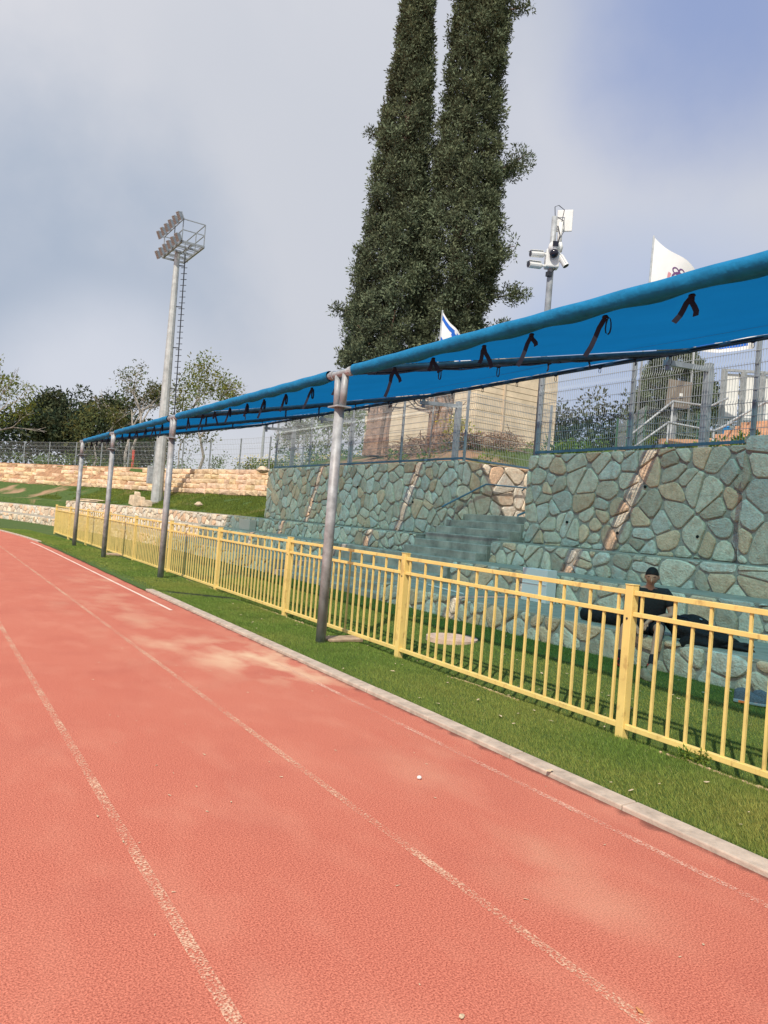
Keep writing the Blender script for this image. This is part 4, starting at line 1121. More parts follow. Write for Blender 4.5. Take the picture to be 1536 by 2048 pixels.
def cypress(name, base, prof, H_, label, seed, ncl, group, lean=(0, 0), extra_branches=()):
    """prof: list of (height, radius)"""
    r = random.Random(seed); bx, by, bz = base
    root = empty(name, base, label, 'cypress tree', group)
    tr = MB()
    for k in range(5):
        a_ = k * 1.26 + r.uniform(-.3, .3); o = .22
        pts = [(bx + math.cos(a_) * o * 1.3, by + math.sin(a_) * o * 1.3, bz - .2)]
        for q in range(1, 6): pts.append((bx + lean[0] * q / 8 * .3 + math.cos(a_ + q * .15) * o * (1 + q * .12), by + lean[1] * q / 8 * .3 + math.sin(a_ + q * .15) * o * (1 + q * .12), bz + q * .62))
        tr.tube(pts, [.2 - q * .022 for q in range(6)], 7)
    core = MB(); core.tube([(bx, by, bz + 2.4), (bx + lean[0] * .5, by + lean[1] * .5, bz + H_ * .5), (bx + lean[0], by + lean[1], bz + H_ * .9)], [.22, .14, .03], 8)
    core.build('upper_trunk', M_bark, root)
    tr.tube([(bx, by, bz - .2), (bx, by, bz + 2.5)], [.36, .22], 8)
    for k in range(26):
        z = bz + 1.2 + r.random() * 2.6; a_ = r.uniform(0, 6.28); L_ = r.uniform(.8, 1.6)
        tr.tube([(bx, by, z), (bx + math.cos(a_) * L_ * .6, by + math.sin(a_) * L_ * .6, z + .1), (bx + math.cos(a_) * L_, by + math.sin(a_) * L_, z + r.uniform(.2, .9))], [.05, .03, .012], 5)
    tr.build('trunk', M_barkred, root)
    cen = []; siz = []; tn = []
    def rad(h):
        for (h0, r0), (h1, r1) in zip(prof, prof[1:]):
            if h <= h1: return r0 + (r1 - r0) * (h - h0) / (h1 - h0)
        return prof[-1][1]
    tot = 0
    hs = np.linspace(prof[0][0], prof[-1][0], 300); ws = np.array([rad(h) + .25 for h in hs]); ws /= ws.sum()
    H = npr.choice(hs, ncl, p=ws)
    for h in H:
        h += r.uniform(-.05, .05); a_ = r.uniform(0, 2 * math.pi)
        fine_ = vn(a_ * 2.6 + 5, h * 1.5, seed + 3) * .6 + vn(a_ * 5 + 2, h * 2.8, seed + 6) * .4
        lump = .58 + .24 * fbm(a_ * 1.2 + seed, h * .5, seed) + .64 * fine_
        R = rad(h) * lump; q = R * (1 - .22 * r.random() if r.random() < .8 else r.random() ** .8); tn.append(.50 + .95 * fine_ + .12 * r.random())  # leaves darker in hollows, lighter on bulges: shade between clumps put into the tint
        x = bx + lean[0] * h / H_ + math.cos(a_) * q; y = by + lean[1] * h / H_ + math.sin(a_) * q
        cen.append((x, y, bz + h)); siz.append(r.uniform(.12, .27) * (.7 + .3 * min(1, rad(h))))
    br = MB()
    for (h, az, L_, rise, sz) in extra_branches:
        p0 = Vector((bx + lean[0] * h / H_, by + lean[1] * h / H_, bz + h)); d = Vector((math.cos(az), math.sin(az), 0))
        pts = [p0, p0 + d * L_ * .5 + Vector((0, 0, rise * .65)), p0 + d * L_ + Vector((0, 0, rise))]
        br = MB(); br.tube(pts, [.07, .045, .015], 6); br.build('limb', M_bark, root)
        for k in range(int(22 * sz)):
            t = .62 + .4 * r.random(); p = p0 + d * L_ * t + Vector((0, 0, rise * min(1, t))); cen.append((p.x + r.gauss(0, .22) * sz, p.y + r.gauss(0, .22) * sz, p.z + r.gauss(-.05, .25) * sz)); siz.append(.22)
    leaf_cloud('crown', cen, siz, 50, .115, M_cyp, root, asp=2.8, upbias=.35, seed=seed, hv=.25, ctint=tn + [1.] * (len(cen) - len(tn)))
    return root
def gz(x, y): return bank_z(x + bend(y), y)
RA = math.atan2(-.53, .85)
cypress('cypress_tree', (13.35, 22.25, 4.05), [(2.3, 1.0), (3.0, 1.5), (5, 1.35), (6.4, 1.2), (9.4, .88), (11, .8), (13.2, .66), (15.4, .5), (18, .3), (20.5, .05)], 21,
        'tall slender cypress on the left of the pair, rising out of the frame', 5, 3600, 'pair of cypresses behind the mesh fence', lean=(.25, -.15),
        extra_branches=[(10.6, RA + math.pi, 1.15, .4, .25), (4.6, RA + math.pi, 1.9, .2, .4)])
cypress('cypress_tree', (15.15, 21.15, 4.15), [(2.4, .7), (3.2, 1.0), (4.5, 1.15), (5.7, 1.3), (7.3, 1.42), (9.4, 1.15), (11, .98), (13.2, .90), (15.4, .90), (18, .7), (21, .45), (24, .05)], 24,
        'broader cypress on the right of the pair, with ragged side branches', 9, 4000, 'pair of cypresses behind the mesh fence', lean=(.45, -.28),
        extra_branches=[(8.4, RA, 2.2, 2.3, .9), (8.8, RA + .3, 2.0, 1.7, .7), (4.9, RA, 2.5, .9, .8), (3.9, RA - .2, 2.0, .5, .7), (3.2, RA, 1.6, .2, .6), (15.2, RA, 1.5, .6, .4), (6.5, RA, 2.0, .9, .6)])
cypress('cypress_tree', (30.3, 23.4, 5.0), [(.2, 1.5), (1.5, 1.8), (3, 1.75), (5, 1.35), (7, .1)], 7,
        'dark cone-shaped cypress far behind the mesh fence at the right', 15, 1700, None)

def broad(name, base, H_, R, zc, ncl, lab, seed, m, nleaf=26, ls=.20, group=None, stems=1, gap=.62, cat='tree', clump=(.35, .7), bark=M_pale_bark):
    r = random.Random(seed); bx, by, bz = base
    root = empty(name, base, lab, cat, group)
    tr = MB(); tips = []
    def grow(p, d, L_, rad, dep):
        q = p + d * L_; mid = p + d * L_ * .5 + Vector((r.gauss(0, .06), r.gauss(0, .06), 0)) * L_
        tr.tube([p, mid, q], [rad, rad * .8, rad * .6], 6 if dep > 1 else 5)
        if dep == 0: tips.append(q); return
        tips.append(mid) if dep == 1 else None
        for _ in range(r.choice((2, 3, 3)) if dep > 1 else 3):
            nd = (d + Vector((r.gauss(0, .55), r.gauss(0, .55), r.gauss(.06, .3)))).normalized()
            grow(q, nd, L_ * r.uniform(.58, .85), rad * .58, dep - 1)
    for k in range(stems):
        a_ = r.uniform(0, 6.28); d = Vector((math.cos(a_) * .25 * (stems > 1), math.sin(a_) * .25 * (stems > 1), 1)).normalized()
        grow(Vector((bx + .12 * k, by, bz - .3)), d, H_ * .33, .035 * H_ * .45, 4)
    tr.build('trunk', bark, root)
    sc = []; siz = []
    c0 = Vector((bx, by, bz + zc))
    for t in tips:
        if len(sc) > ncl: break
        if r.random() > gap + .25: continue
        v = t - c0; k = math.sqrt((v.x / R) ** 2 + (v.y / R) ** 2 + (v.z / (H_ - zc)) ** 2)
        if k > 1: t = c0 + v / k * r.uniform(.8, 1)
        sc.append(tuple(t)); siz.append(r.uniform(*clump))
    while len(sc) < ncl:
        d = Vector((r.gauss(0, 1), r.gauss(0, 1), r.gauss(0, 1))).normalized(); q = r.uniform(.45, 1)
        lump = .8 + .4 * vn(d.x * 2 + seed, d.y * 2 + d.z * 2, seed)
        p = c0 + Vector((d.x * R, d.y * R, d.z * (H_ - zc))) * q * lump
        if vn(p.x * .9 + 9, p.z * .9 + p.y * .5, seed + 5) < 1 - gap: continue
        sc.append(tuple(p)); siz.append(r.uniform(*clump))
    leaf_cloud('crown', sc, siz, nleaf, ls, m, root, seed=seed)
    return root
G1 = None
broad('leafy_tree', (5.2, 69.3, gz(5.2, 69.3)), 8.8, 3.3, 5.6, 90, 'thin half-bare tree at the left edge beyond the terrace', 21, M_broad, 24, .24, gap=.5)
broad('leafy_tree', (13.4, 59.7, gz(13.4, 59.7)), 9.2, 2.7, 5.4, 105, 'sparse tree with pale crooked trunk left of the floodlight mast', 22, M_broad2, 24, .20, stems=2, gap=.5)
broad('leafy_tree', (15.7, 49.0, gz(15.7, 49)), 7.9, 2.5, 5.0, 135, 'yellowish green leafy tree right of the floodlight mast', 23, M_broad, 26, .19, gap=.55)
broad('leafy_tree', (14.6, 49.8, gz(14.6, 49.8)), 4.5, 1.5, 2.4, 60, 'small feathery tree under the far end of the canopy, beside the yellowish tree', 24, M_broad2, 22, .16, gap=.6)
broad('leafy_tree', (10.7, 57.6, gz(10.7, 57.6)), 5.4, 1.9, 3.0, 75, 'small green tree between the dark trees and the sparse tree', 25, M_broad2, 26, .2, gap=.6)
broad('leafy_tree', (17.6, 37.4, gz(17.6, 37.4)), 3.2, .9, 1.7, 36, 'dark leaning shrub by the left end of the mesh fence on the wall', 26, M_ever, 26, .14, gap=.7, cat='shrub', clump=(.2, .35))
broad('leafy_tree', (21.0, 41.0, 4.2), 5.2, 3.1, 2.2, 170, 'broad green tree behind the mesh fence just left of the near pole', 27, M_bush, 34, .20, gap=.8)
for (x, y, h, R, s_, lab) in ((9.5, 88, 7.0, 5.5, 31, 'dark evergreen tree at the far left beyond the limestone terrace'), (14.8, 92, 9.6, 5.2, 32, 'tallest of the dark evergreen trees at the far left'), (16.4, 82, 7.6, 5.2, 33, 'dark evergreen tree at the right end of the far left group'), (22.5, 97, 7.8, 5.5, 34, 'dark evergreen tree behind the small bright green tree')):
    broad('evergreen_tree', (x, y, gz(x, y)), h, R, h * .5, 210, lab, s_, M_ever, 38, .42, gap=.95, group='dark evergreen trees at the far left', clump=(.7, 1.2), bark=M_bark)
def mass(name, pts, m, lab, nleaf, ls, seed, kind='stuff'):
    c = [p[:3] for p in pts]; s_ = [p[3] for p in pts]
    o = leaf_cloud(name, c, s_, nleaf, ls, m, None, seed=seed); tag(o, lab, 'bushes', kind=kind); return o
pts = []
for k in range(560):
    t = rnd.random(); D_ = rnd.uniform(56, 70); az = R_(43 + 22 * t)
    x, y = math.sin(az) * D_, math.cos(az) * D_; top = 2.2 + 3.6 * fbm(t * 9, 1, 8)
    pts.append((x, y, gz(x, y) + rnd.random() * (top + 2.0) * 1.2 + .3, rnd.uniform(.6, 1.2)))
mass('distant_wood', pts, M_ever, 'far green wood filling the background behind the mesh fence', 42, .38, 41)
pts = []
for k in range(90):
    y = 28 + rnd.random() * 14; s_ = 16.6 + rnd.random() * 3; x = s_ - bend(y)
    pts.append((x, y, gz(x, y) + rnd.random() * .55, rnd.uniform(.18, .4)))
for k in range(110):
    y = 42 + rnd.random() * 45; s_ = 17 + rnd.random() * 6; x = s_ - bend(y)
    pts.append((x, y, gz(x, y) + rnd.random() * .7, rnd.uniform(.3, .6)))
mass('undergrowth', pts, M_bush, 'green undergrowth behind the far mesh fence on the terrace', 60, .13, 42)
pts = []
for k in range(60):
    x = 12 + rnd.random() * 8; y = 15.2 + rnd.random() * 12
    pts.append((x, y, gz(x, y) + rnd.random() * .3, rnd.uniform(.1, .3)))
for k in range(60):
    x = 12 + rnd.random() * 6; y = 5 + rnd.random() * 7
    pts.append((x, y, gz(x, y) + .05, rnd.uniform(.1, .22)))
mass('weeds', pts, M_bush, 'low weeds on the raised ground behind the stone walls', 60, .10, 43)
# flowers
fl = MB()
for k in range(420):
    y = 28.5 + rnd.random() * 12; s_ = 16.4 + rnd.random() * 2.4; x = s_ - bend(y); z = gz(x, y) + rnd.uniform(.25, .85)
    fl.ell((x, y, z), (.035, .035, .025), 5, 3, col=(1, 1, 1) if rnd.random() < .5 else (1, .8, .1))
M_flw = mat('petals', (.8, .78, .6), .8, attr=True)
tag(fl.build('wild_flowers', M_flw), 'white and yellow wild flowers behind the terrace fence', 'flowers', kind='stuff')
mass('flowering_bush', [(15.1 + rnd.gauss(0, .25), 20.0 + rnd.gauss(0, .25), 4.45 + rnd.random() * .9, .22) for _ in range(16)], leafmat('yellow_green_leaves', (.38, .36, .04), .35), 'yellow flowering bush at the foot of the right cypress', 50, .10, 44, 'thing')
mass('green_bush', [(15.6 + rnd.gauss(0, .4), 15.6 + rnd.gauss(0, .3), gz(15.6, 15.6) + .1 + rnd.random() * .6, .24) for _ in range(16)], M_bush, 'bright green bush on the grass above the steps', 60, .11, 45, 'thing')
mass('green_bush', [(11.9 + rnd.gauss(0, .10), 6.62 + rnd.gauss(0, .14), 3.4 + rnd.random() * 1.1, .16) for _ in range(18)], M_bush, 'leafy green bush behind the mesh fence at the right edge', 60, .06, 46, 'thing')
# dry brushwood under the cypresses
dry = MB()
for k in range(700):
    a_ = rnd.random(); x = 13.0 + a_ * 3.4 + rnd.gauss(0, .25); y = 20.6 - a_ * 2.2 + rnd.gauss(0, .4); z = gz(x, y) + rnd.random() ** 1.5 * .55
    an = rnd.uniform(0, 6.28); L_ = rnd.uniform(.3, .9); d = Vector((math.cos(an), math.sin(an), rnd.gauss(0, .3))) * L_
    p = Vector((x, y, z)); dry.tube([p - d / 2, p + Vector((0, 0, rnd.gauss(0, .06))), p + d / 2], [.012, .010, .005], 4, False)
tag(dry.build('dry_brushwood', M_barkred), 'heap of dry brown branches under the cypresses', 'branches', kind='stuff')

# dry grass
# ---------------------------------------------------------------- beige building
bd = empty('beige_building', (31.1, 39.4, 4.6), 'plain beige windowless building behind the right cypress', 'building')
g = MB(); g.box((31.1, 39.4, 4.0), (38.4, 54, 13.7)); g.build('wall', M_hall, bd)
g = MB(); g.box((30.95, 39.25, 13.702), (38.55, 54.15, 13.92)); g.build('roof_parapet', M_hall, bd)
g = MB()
for k in range(17):
    z = 5.0 + k * .42; g.box((31.1, 39.38, z), (38.39, 39.399, z + .02)); g.box((31.08, 39.42, z), (31.099, 53.9, z + .02))
for x in (33.4, 36.6): g.box((x, 39.3, 4.6), (x + .12, 39.398, 12.1))
g.build('board_joint', mat('joint_grey', (.60, .48, .35), .9), bd)

# ---------------------------------------------------------------- things behind the right-hand mesh fence
st = empty('orange_steps', (15.9, 11.2, 4.0), 'orange stone steps behind the mesh fence at the right', 'steps')
for k in range(4):
    g = MB(); g.box((15.9 + k * .32, 8.0, 3.6), (15.9 + (k + 1) * .32 - .003, 11.3 - k * .05, 4.22 + k * .14)); g.build('step', M_brick, st, bevel=.01)
g = MB(); g.box((17.18, 8.0, 3.6), (24, 11.2, 4.78)); g.build('landing', M_brick, st)
g = MB(); g.bar((14.9, 11.75, 4.05), (15.88, 11.25, 4.12), .16, .12); tag(g.build('low_kerb', M_brick), 'low orange stone kerb left of the orange steps', 'kerb')
def prail(pts, label):
    g = MB(); g.tube(pts, .03, 8)
    for p in pts[1:-1]: g.tube([p, (p[0], p[1], gz(p[0], p[1]) - .1)], .024, 6)
    tag(g.build('stair_railing', M_galv, smooth=True), label, 'railing', 'railings behind the right mesh fence')
prail([(13.9, 11.9, 4.0), (15.2, 11.7, 5.05), (16.2, 11.4, 5.05), (16.6, 11.2, 5.3)], 'longest sloping railing, left of the big rear canopy post')
prail([(13.7, 11.5, 3.75), (14.7, 11.4, 4.45), (15.7, 10.9, 4.35), (16.1, 10.7, 4.6)], 'lower sloping railing in front of the longest one')
prail([(16.2, 10.9, 4.6), (17.5, 10.8, 5.3), (18.8, 10.2, 5.25)], 'railing climbing beside the orange steps, right of the rear canopy post')
sg = empty('sign_on_post', (18.6, 14.25, gz(18.6, 14.25)), 'dark square board on a grey post behind the mesh fence', 'sign')
g = MB(); g.bar((18.75, 14.35, 4.3), (18.75, 14.35, 6.2), .10); g.build('post', M_galv, sg)
g = MB(); g.bar((18.35, 14.35, 6.05), (18.95, 14.0, 6.0), .04, .80); g.build('board', M_signbrown, sg)
g = MB(); g.bar((18.62, 14.13, 6.0), (18.70, 14.08, 6.0), .03, .09); g.build('label_plate', M_white, sg)
bb = empty('framed_panel_board', (24.3, 15.4, gz(24.3, 15.4)), 'tall steel frame holding white panels behind the mesh fence at the right', 'panel board')
A = Vector((23.4, 16.0, 0)); B = Vector((25.6, 14.5, 0)); dd = (B - A).normalized(); Ln = (B - A).length
for k in range(5):
    p = A + dd * (Ln * k / 4); g = MB(); g.bar(p + Vector((0, 0, 4.5)), p + Vector((0, 0, 7.85)), .14); g.build('upright', M_galv, bb)
for z in (5.05, 6.0, 6.15, 7.82):
    g = MB(); g.bar(A + Vector((0, 0, z)), B + Vector((0, 0, z)), .08); g.build('crossbar', M_galv, bb)
for k in range(4):
    p = A + dd * (Ln * (k + .5) / 4) + Vector((.05, .08, 0)); w = Ln / 4 - .2
    for (z0, z1) in ((6.22, 7.72), (5.12, 5.92)):
        g = MB(); g.bar(p - dd * w / 2 + Vector((0, 0, (z0 + z1) / 2)), p + dd * w / 2 + Vector((0, 0, (z0 + z1) / 2)), .03, z1 - z0); g.build('panel', M_white, bb)
g = MB(); g.bar((22.6, 15.2, 5.2), (22.6, 15.2, 5.62), .24, .16); g.ell((22.6, 15.2, 5.66), (.1, .1, .05), 10, 5); g.bar((22.6, 15.2, 4.4), (22.6, 15.2, 5.2), .05)
tag(g.build('blue_bin', M_blue, bevel=.01), 'small blue bin on a stand in front of the white panels', 'bin')
# far red post, small rider figure shape by the fence is a blue valve box
g = MB(); g.tube([(12.55, 53.5, 3.7), (12.55, 53.5, 5.15)], .09, 10); g.tube([(12.55, 53.5, 5.15), (12.55, 53.5, 5.22)], .11, 10)
tag(g.build('red_post', M_hydrant), 'short red post beyond the terrace, seen between the second and third poles', 'post')
# distant small floodlight mast
fm = empty('far_floodlight_mast', (57, 138, 5), 'tiny distant floodlight mast behind the yellowish tree', 'floodlight mast')
g = MB(); g.tube([(56.8, 137.9, 4), (56.8, 137.9, 21.5)], [.4, .2], 8); g.build('mast_pole', M_galv, fm)
g = MB()
for k in range(5):
    for j in range(2):
        c = Vector((56.8, 137.9, 21.6 + j * 1.0)) + rV * ((k - 2) * .95); g.bar(c, c - fV * .3 + Vector((0, 0, -.1)), .6, .7)
g.bar(Vector((56.8, 137.9, 21.6)) - rV * 2.2, Vector((56.8, 137.9, 21.6)) + rV * 2.2, .1); g.build('lamp_bank', M_barkred, fm)

# ---------------------------------------------------------------- flags
F1 = [('blue_stripe', M_flagb, stripes), ('blue_star', M_flagb, star(.5, .5, .20))]
flag('israeli_flag', (12.65, 17.94, 7.92), (12.60, 17.97, 3.6), rV, 1.0, .98, 'small white flag with blue stripes and blue star before the cypresses', lambda s_, t_: 1.2 * s_ - .1 * s_ * t_ + .05 * math.sin(s_ * 9), .09, poly=[('blue_stripe', M_flagb, stripes), ('blue_star', M_flagb, star(.42, .36, .17))])
flag('israeli_flag', (20.75, 15.3, 9.05), (20.7, 15.33, 4.4), rV * 1 - fV * .2, 1.75, 1.15, 'white flag with blue stripes hanging below the canopy edge at the right', lambda s_, t_: .25 * s_ - .35 * s_ * s_, .14, poly=F1)
def arc(cx, cy, r, a0, a1, n, w_):
    p = [(cx + r * math.cos(a0 + (a1 - a0) * k / n) / 1.4, cy + r * math.sin(a0 + (a1 - a0) * k / n)) for k in range(n + 1)]
    return [seg(p[k], p[k + 1], w_) for k in range(n)]
crest = arc(.37, .47, .17, 0, 2 * math.pi, 18, .03) + arc(.37, .47, .12, 0, 2 * math.pi, 14, .015)
for k in range(3):
    a_ = -math.pi / 2 + (k - 1) * .6; cx, cy = .37 + math.cos(a_) * .20 / 1.4, .47 + math.sin(a_) * .20
    crest += arc(cx, cy, .055, 0, 2 * math.pi, 8, .022)
for k in range(6): crest += [seg((.30 + k * .022, .44 + .02 * (k % 2)), (.305 + k * .022, .50), .018)]
pink = arc(.37, .47, .225, math.pi * .62, math.pi * 1.12, 8, .05)
flag('white_crest_flag', (14.5, 12.05, 8.95), (14.42, 12.1, 3.9), rV, 2.0, 1.45, 'white flag with a purple crest waving above the canopy', lambda s_, t_: 1.45 * s_ - .2 * s_ * s_ - .3 * s_ * t_ + .05 * math.sin(s_ * 11 + t_ * 2), .20,
     poly=[('purple_crest', M_purple, crest), ('pink_band', M_pink, pink)])

# ---------------------------------------------------------------- small things on the ground
g = MB(); g.tube([(6.45, 8.3, turf_z(6.45, 8.3) - .03), (6.45, 8.3, turf_z(6.45, 8.3) + .035)], .36, 36); g.tube([(6.45, 8.3, turf_z(6.45, 8.3) + .034), (6.45, 8.3, turf_z(6.45, 8.3) + .040)], .31, 36)
tag(g.build('manhole_cover', M_lid, bevel=.004), 'round pinkish manhole cover in the turf behind the yellow fence', 'manhole cover')
g = MB(); g.box((4.56, 8.34, .035), (5.04, 8.62, .068), .006); tag(g.build('wooden_board', M_wood, bevel=.004), 'short flat wooden board lying between the nearest steel pole and the fence', 'board')
g = MB(); g.box((4.70, 22.0, .05), (5.06, 22.5, .09), .006); tag(g.build('wooden_board', M_wood, bevel=.004), 'short wooden board by the foot of the third steel pole', 'board')
g = MB(); g.box((8.98, 9.12, Z1 + .002), (9.2, 9.72, Z1 + .56)); g.box((8.965, 9.13, Z1 + .30), (8.979, 9.71, Z1 + .315))
tag(g.build('white_box', mat('off_white_board', (.82, .74, .70), .6), bevel=.006), 'white upright box leaning against the middle bench tier, left of the man', 'box')
g = MB(); g.tube([(8.1, 10.2, Z1 + .02), (8.35, 11.6, Z1 + .03)], .013, 8); tag(g.build('white_pipe', M_white), 'thin white pipe lying on the lowest bench left of the white box', 'pipe')
g = MB(); g.box((10.0, 24.9, Z2 + .0), (10.25, 25.9, Z2 + .36)); tag(g.build('pale_box', mat('pale_wood', (.62, .48, .40), .8), bevel=.01), 'pale pinkish box standing on the far benches behind the fence', 'box')
g = MB()
g.ell((2.82, 3.85, .012), (.017, .015, .012), 8, 5); tag(g.build('white_pebble', M_white, smooth=True), 'small round white pebble on the red track', 'pebble')
def leaf(x, y, r, ang, label, m=M_litter, z=.006):
    g = MB(); vs = []; n = 9
    for k in range(n):
        a_ = 2 * math.pi * k / n; q = r * (.7 + .4 * rnd.random()); px, py = math.cos(a_) * q, math.sin(a_) * q * .6
        vs.append((x + px * math.cos(ang) - py * math.sin(ang), y + px * math.sin(ang) + py * math.cos(ang), z + rnd.uniform(0, r * .3)))
    vs.append((x, y, z + r * .25)); g.add(vs, [(k, (k + 1) % n, n) for k in range(n)]); tag(g.build('fallen_leaf', m), label, 'leaf')
leaf(1.64, 1.90, .016, .5, 'small pale dry leaf on the track at the bottom of the picture')
leaf(2.22, 1.66, .020, 1.2, 'orange dry leaf on the white lane line at the bottom right', mat('orange_leaf', (.62, .26, .10), .8))
leaf(3.70, 3.60, .035, .2, 'beige dry leaf lying against the kerb', z=.036)
g = MB()
for k in range(260):
    if k < 190: x = 3.9 + rnd.random() * 3.6; y = 1.8 + rnd.random() ** 1.3 * 12; z = turf_z(x, y) + .022
    else: x = rnd.uniform(.8, 3.6); y = 1.6 + rnd.random() * 7; z = .004
    if 4.98 < x < 5.2 or (x - 6.45) ** 2 + (y - 8.3) ** 2 < .2: continue
    r = rnd.uniform(.006, .018) * (1 if k < 190 else .45); an = rnd.uniform(0, 6); L_ = rnd.uniform(1, 2.4); vs = []
    for q in range(6):
        a_ = q * math.pi / 3; px, py = math.cos(a_) * r * L_, math.sin(a_) * r * .6
        vs.append((x + px * math.cos(an) - py * math.sin(an), y + px * math.sin(an) + py * math.cos(an), z + rnd.uniform(0, r * .5)))
    g.add(vs, [tuple(range(6))])
tag(g.build('leaf_litter', M_litter), 'scattered pale leaf bits on the turf and track', 'litter', kind='stuff')
g = leaf_cloud('weed', [(4.95 + rnd.gauss(0, .05), 3.45 + rnd.gauss(0, .08), .07) for _ in range(9)], [.045] * 9, 26, .03, M_bush, None, seed=61); tag(g, 'small green weed growing at the foot of the yellow fence', 'weed')
# ---------------------------------------------------------------- shoes
def shoe(name, loc, ang, L_, mu, ms, label, group=None, laces=True, cat='shoe', accent=None, parent=None, hs=1.):
    root = empty(name, loc, label, cat, group) if not parent else parent
    ax = Matrix.Translation(loc) @ Matrix.Rotation(ang, 4, 'Z')
    secs = [(0, .030, .070), (.08, .040, .085), (.25, .044, .095), (.42, .045, .082), (.6, .050, .060), (.78, .052, .048), (.92, .042, .038), (1, .016, .022)]
    m = MB(); n = 12; vs = []
    for (t, w_, h_) in secs:
        for k in range(n):
            a_ = math.pi * k / (n - 1); vs.append(ax @ Vector((t * L_, math.cos(a_) * w_ * L_ / .29, .022 + math.sin(a_) ** .8 * h_ * hs)))
    fs = [(i * n + k, (i + 1) * n + k, (i + 1) * n + k + 1, i * n + k + 1) for i in range(len(secs) - 1) for k in range(n - 1)]
    fs += [tuple(range(n)), tuple(range((len(secs) - 1) * n + n - 1, (len(secs) - 1) * n - 1, -1))]
    m.add(vs, fs); up_ = m.build('upper' if not parent else name, mu, root, smooth=True)
    s_ = MB(); vs = []; nn = 8
    for (t, w_, h_) in secs:
        for z, k in ((0, 1.0), (.024 + .008 * (t < .3), 1.12)):
            for sg_ in (-1, 1): vs.append(ax @ Vector((t * L_ * 1.02 - .003, sg_ * w_ * k * L_ / .29, z)))
    k_ = len(secs); fs = []
    for i in range(k_ - 1):
        o = i * 4; fs += [(o, o + 1, o + 5, o + 4), (o + 2, o + 6, o + 7, o + 3), (o, o + 4, o + 6, o + 2), (o + 1, o + 3, o + 7, o + 5)]
    fs += [(0, 2, 3, 1), (4 * k_ - 4, 4 * k_ - 3, 4 * k_ - 1, 4 * k_ - 2)]
    s_.add(vs, fs); s_.build('sole', ms, up_ if parent else root, bevel=.004)
    if laces:
        l = MB()
        for q in range(4): l.tube([ax @ Vector((L_ * (.42 + q * .08), -.022, .098 - q * .011)), ax @ Vector((L_ * (.44 + q * .08), 0, .104 - q * .011)), ax @ Vector((L_ * (.42 + q * .08), .022, .098 - q * .011))], .004, 5)
        l.build('laces', M_lgrey, up_ if parent else root)
    if accent:
        a2 = MB()
        for t in (.15, .62): a2.box((t * L_, -.053, .004), ((t + .2) * L_, .053, .026), ax=ax)
        a2.build('sole_patch', accent, up_ if parent else root)
    return root
zt = turf_z(7.2, 4.4)
shoe('running_shoe', (7.10, 4.48, zt + .015), math.atan2(-.80, -.35) + .9, .30, M_shoe, M_lgrey, 'grey running shoe with orange sole patches, nearer of the pair', 'pair of grey running shoes', accent=M_orange, hs=1.35)
shoe('running_shoe', (7.22, 4.36, zt + .015), math.atan2(-.80, -.35) + .7, .30, M_shoe, M_lgrey, 'grey running shoe with orange sole patches, right one at the frame edge', 'pair of grey running shoes', accent=M_orange, hs=1.35)

# ---------------------------------------------------------------- seated man
gd = Vector((-.80, -.60, 0)).normalized()     # the way he faces
ld = Vector((.60, -.80, 0)).normalized()      # image-right of him
PEL = Vector((7.99, 6.28, .56))
def mp_(f, l, z): return Vector((PEL.x, PEL.y, 0)) + gd * f + ld * l + Vector((0, 0, z))
man = empty('person', (PEL.x, PEL.y, Z1), 'man in black T-shirt and dark shorts sitting on the stone bench looking down', 'person')
def skinmesh(name, nodes, edges, m, root_i=0, sub=2, parent=man):
    me = bpy.data.meshes.new(name); me.from_pydata([tuple(n[0]) for n in nodes], edges, [])
    me.materials.append(m); o = bpy.data.objects.new(name, me); COL.objects.link(o)
    o.parent = parent; o.matrix_parent_inverse = Matrix.Translation(-man.location)
    md = o.modifiers.new('skin', 'SKIN'); sv = me.skin_vertices[0].data
    for i, n in enumerate(nodes):
        r = n[1]; sv[i].radius = (r, r) if not isinstance(r, tuple) else r; sv[i].use_root = (i == root_i)
    md.use_smooth_shade = True
    s2 = o.modifiers.new('sub', 'SUBSURF'); s2.levels = sub; s2.render_levels = sub
    return o
# body: pelvis, spine, neck, head, arms with fingers, legs, feet
B_ = []; E_ = []
def nd(p, r, par=None):
    B_.append((p, r)); i = len(B_) - 1
    if par is not None: E_.append((par, i))
    return i
pel = nd(mp_(0, 0, .57), (.15, .115))
sp1 = nd(mp_(.01, 0, .70), (.14, .10), pel); sp2 = nd(mp_(.06, 0, .85), (.155, .105), sp1); ch = nd(mp_(.11, .0, .97), (.15, .09), sp2)
nk = nd(mp_(.15, 0, 1.055), .052, ch); nk2 = nd(mp_(.175, 0, 1.10), .052, nk)
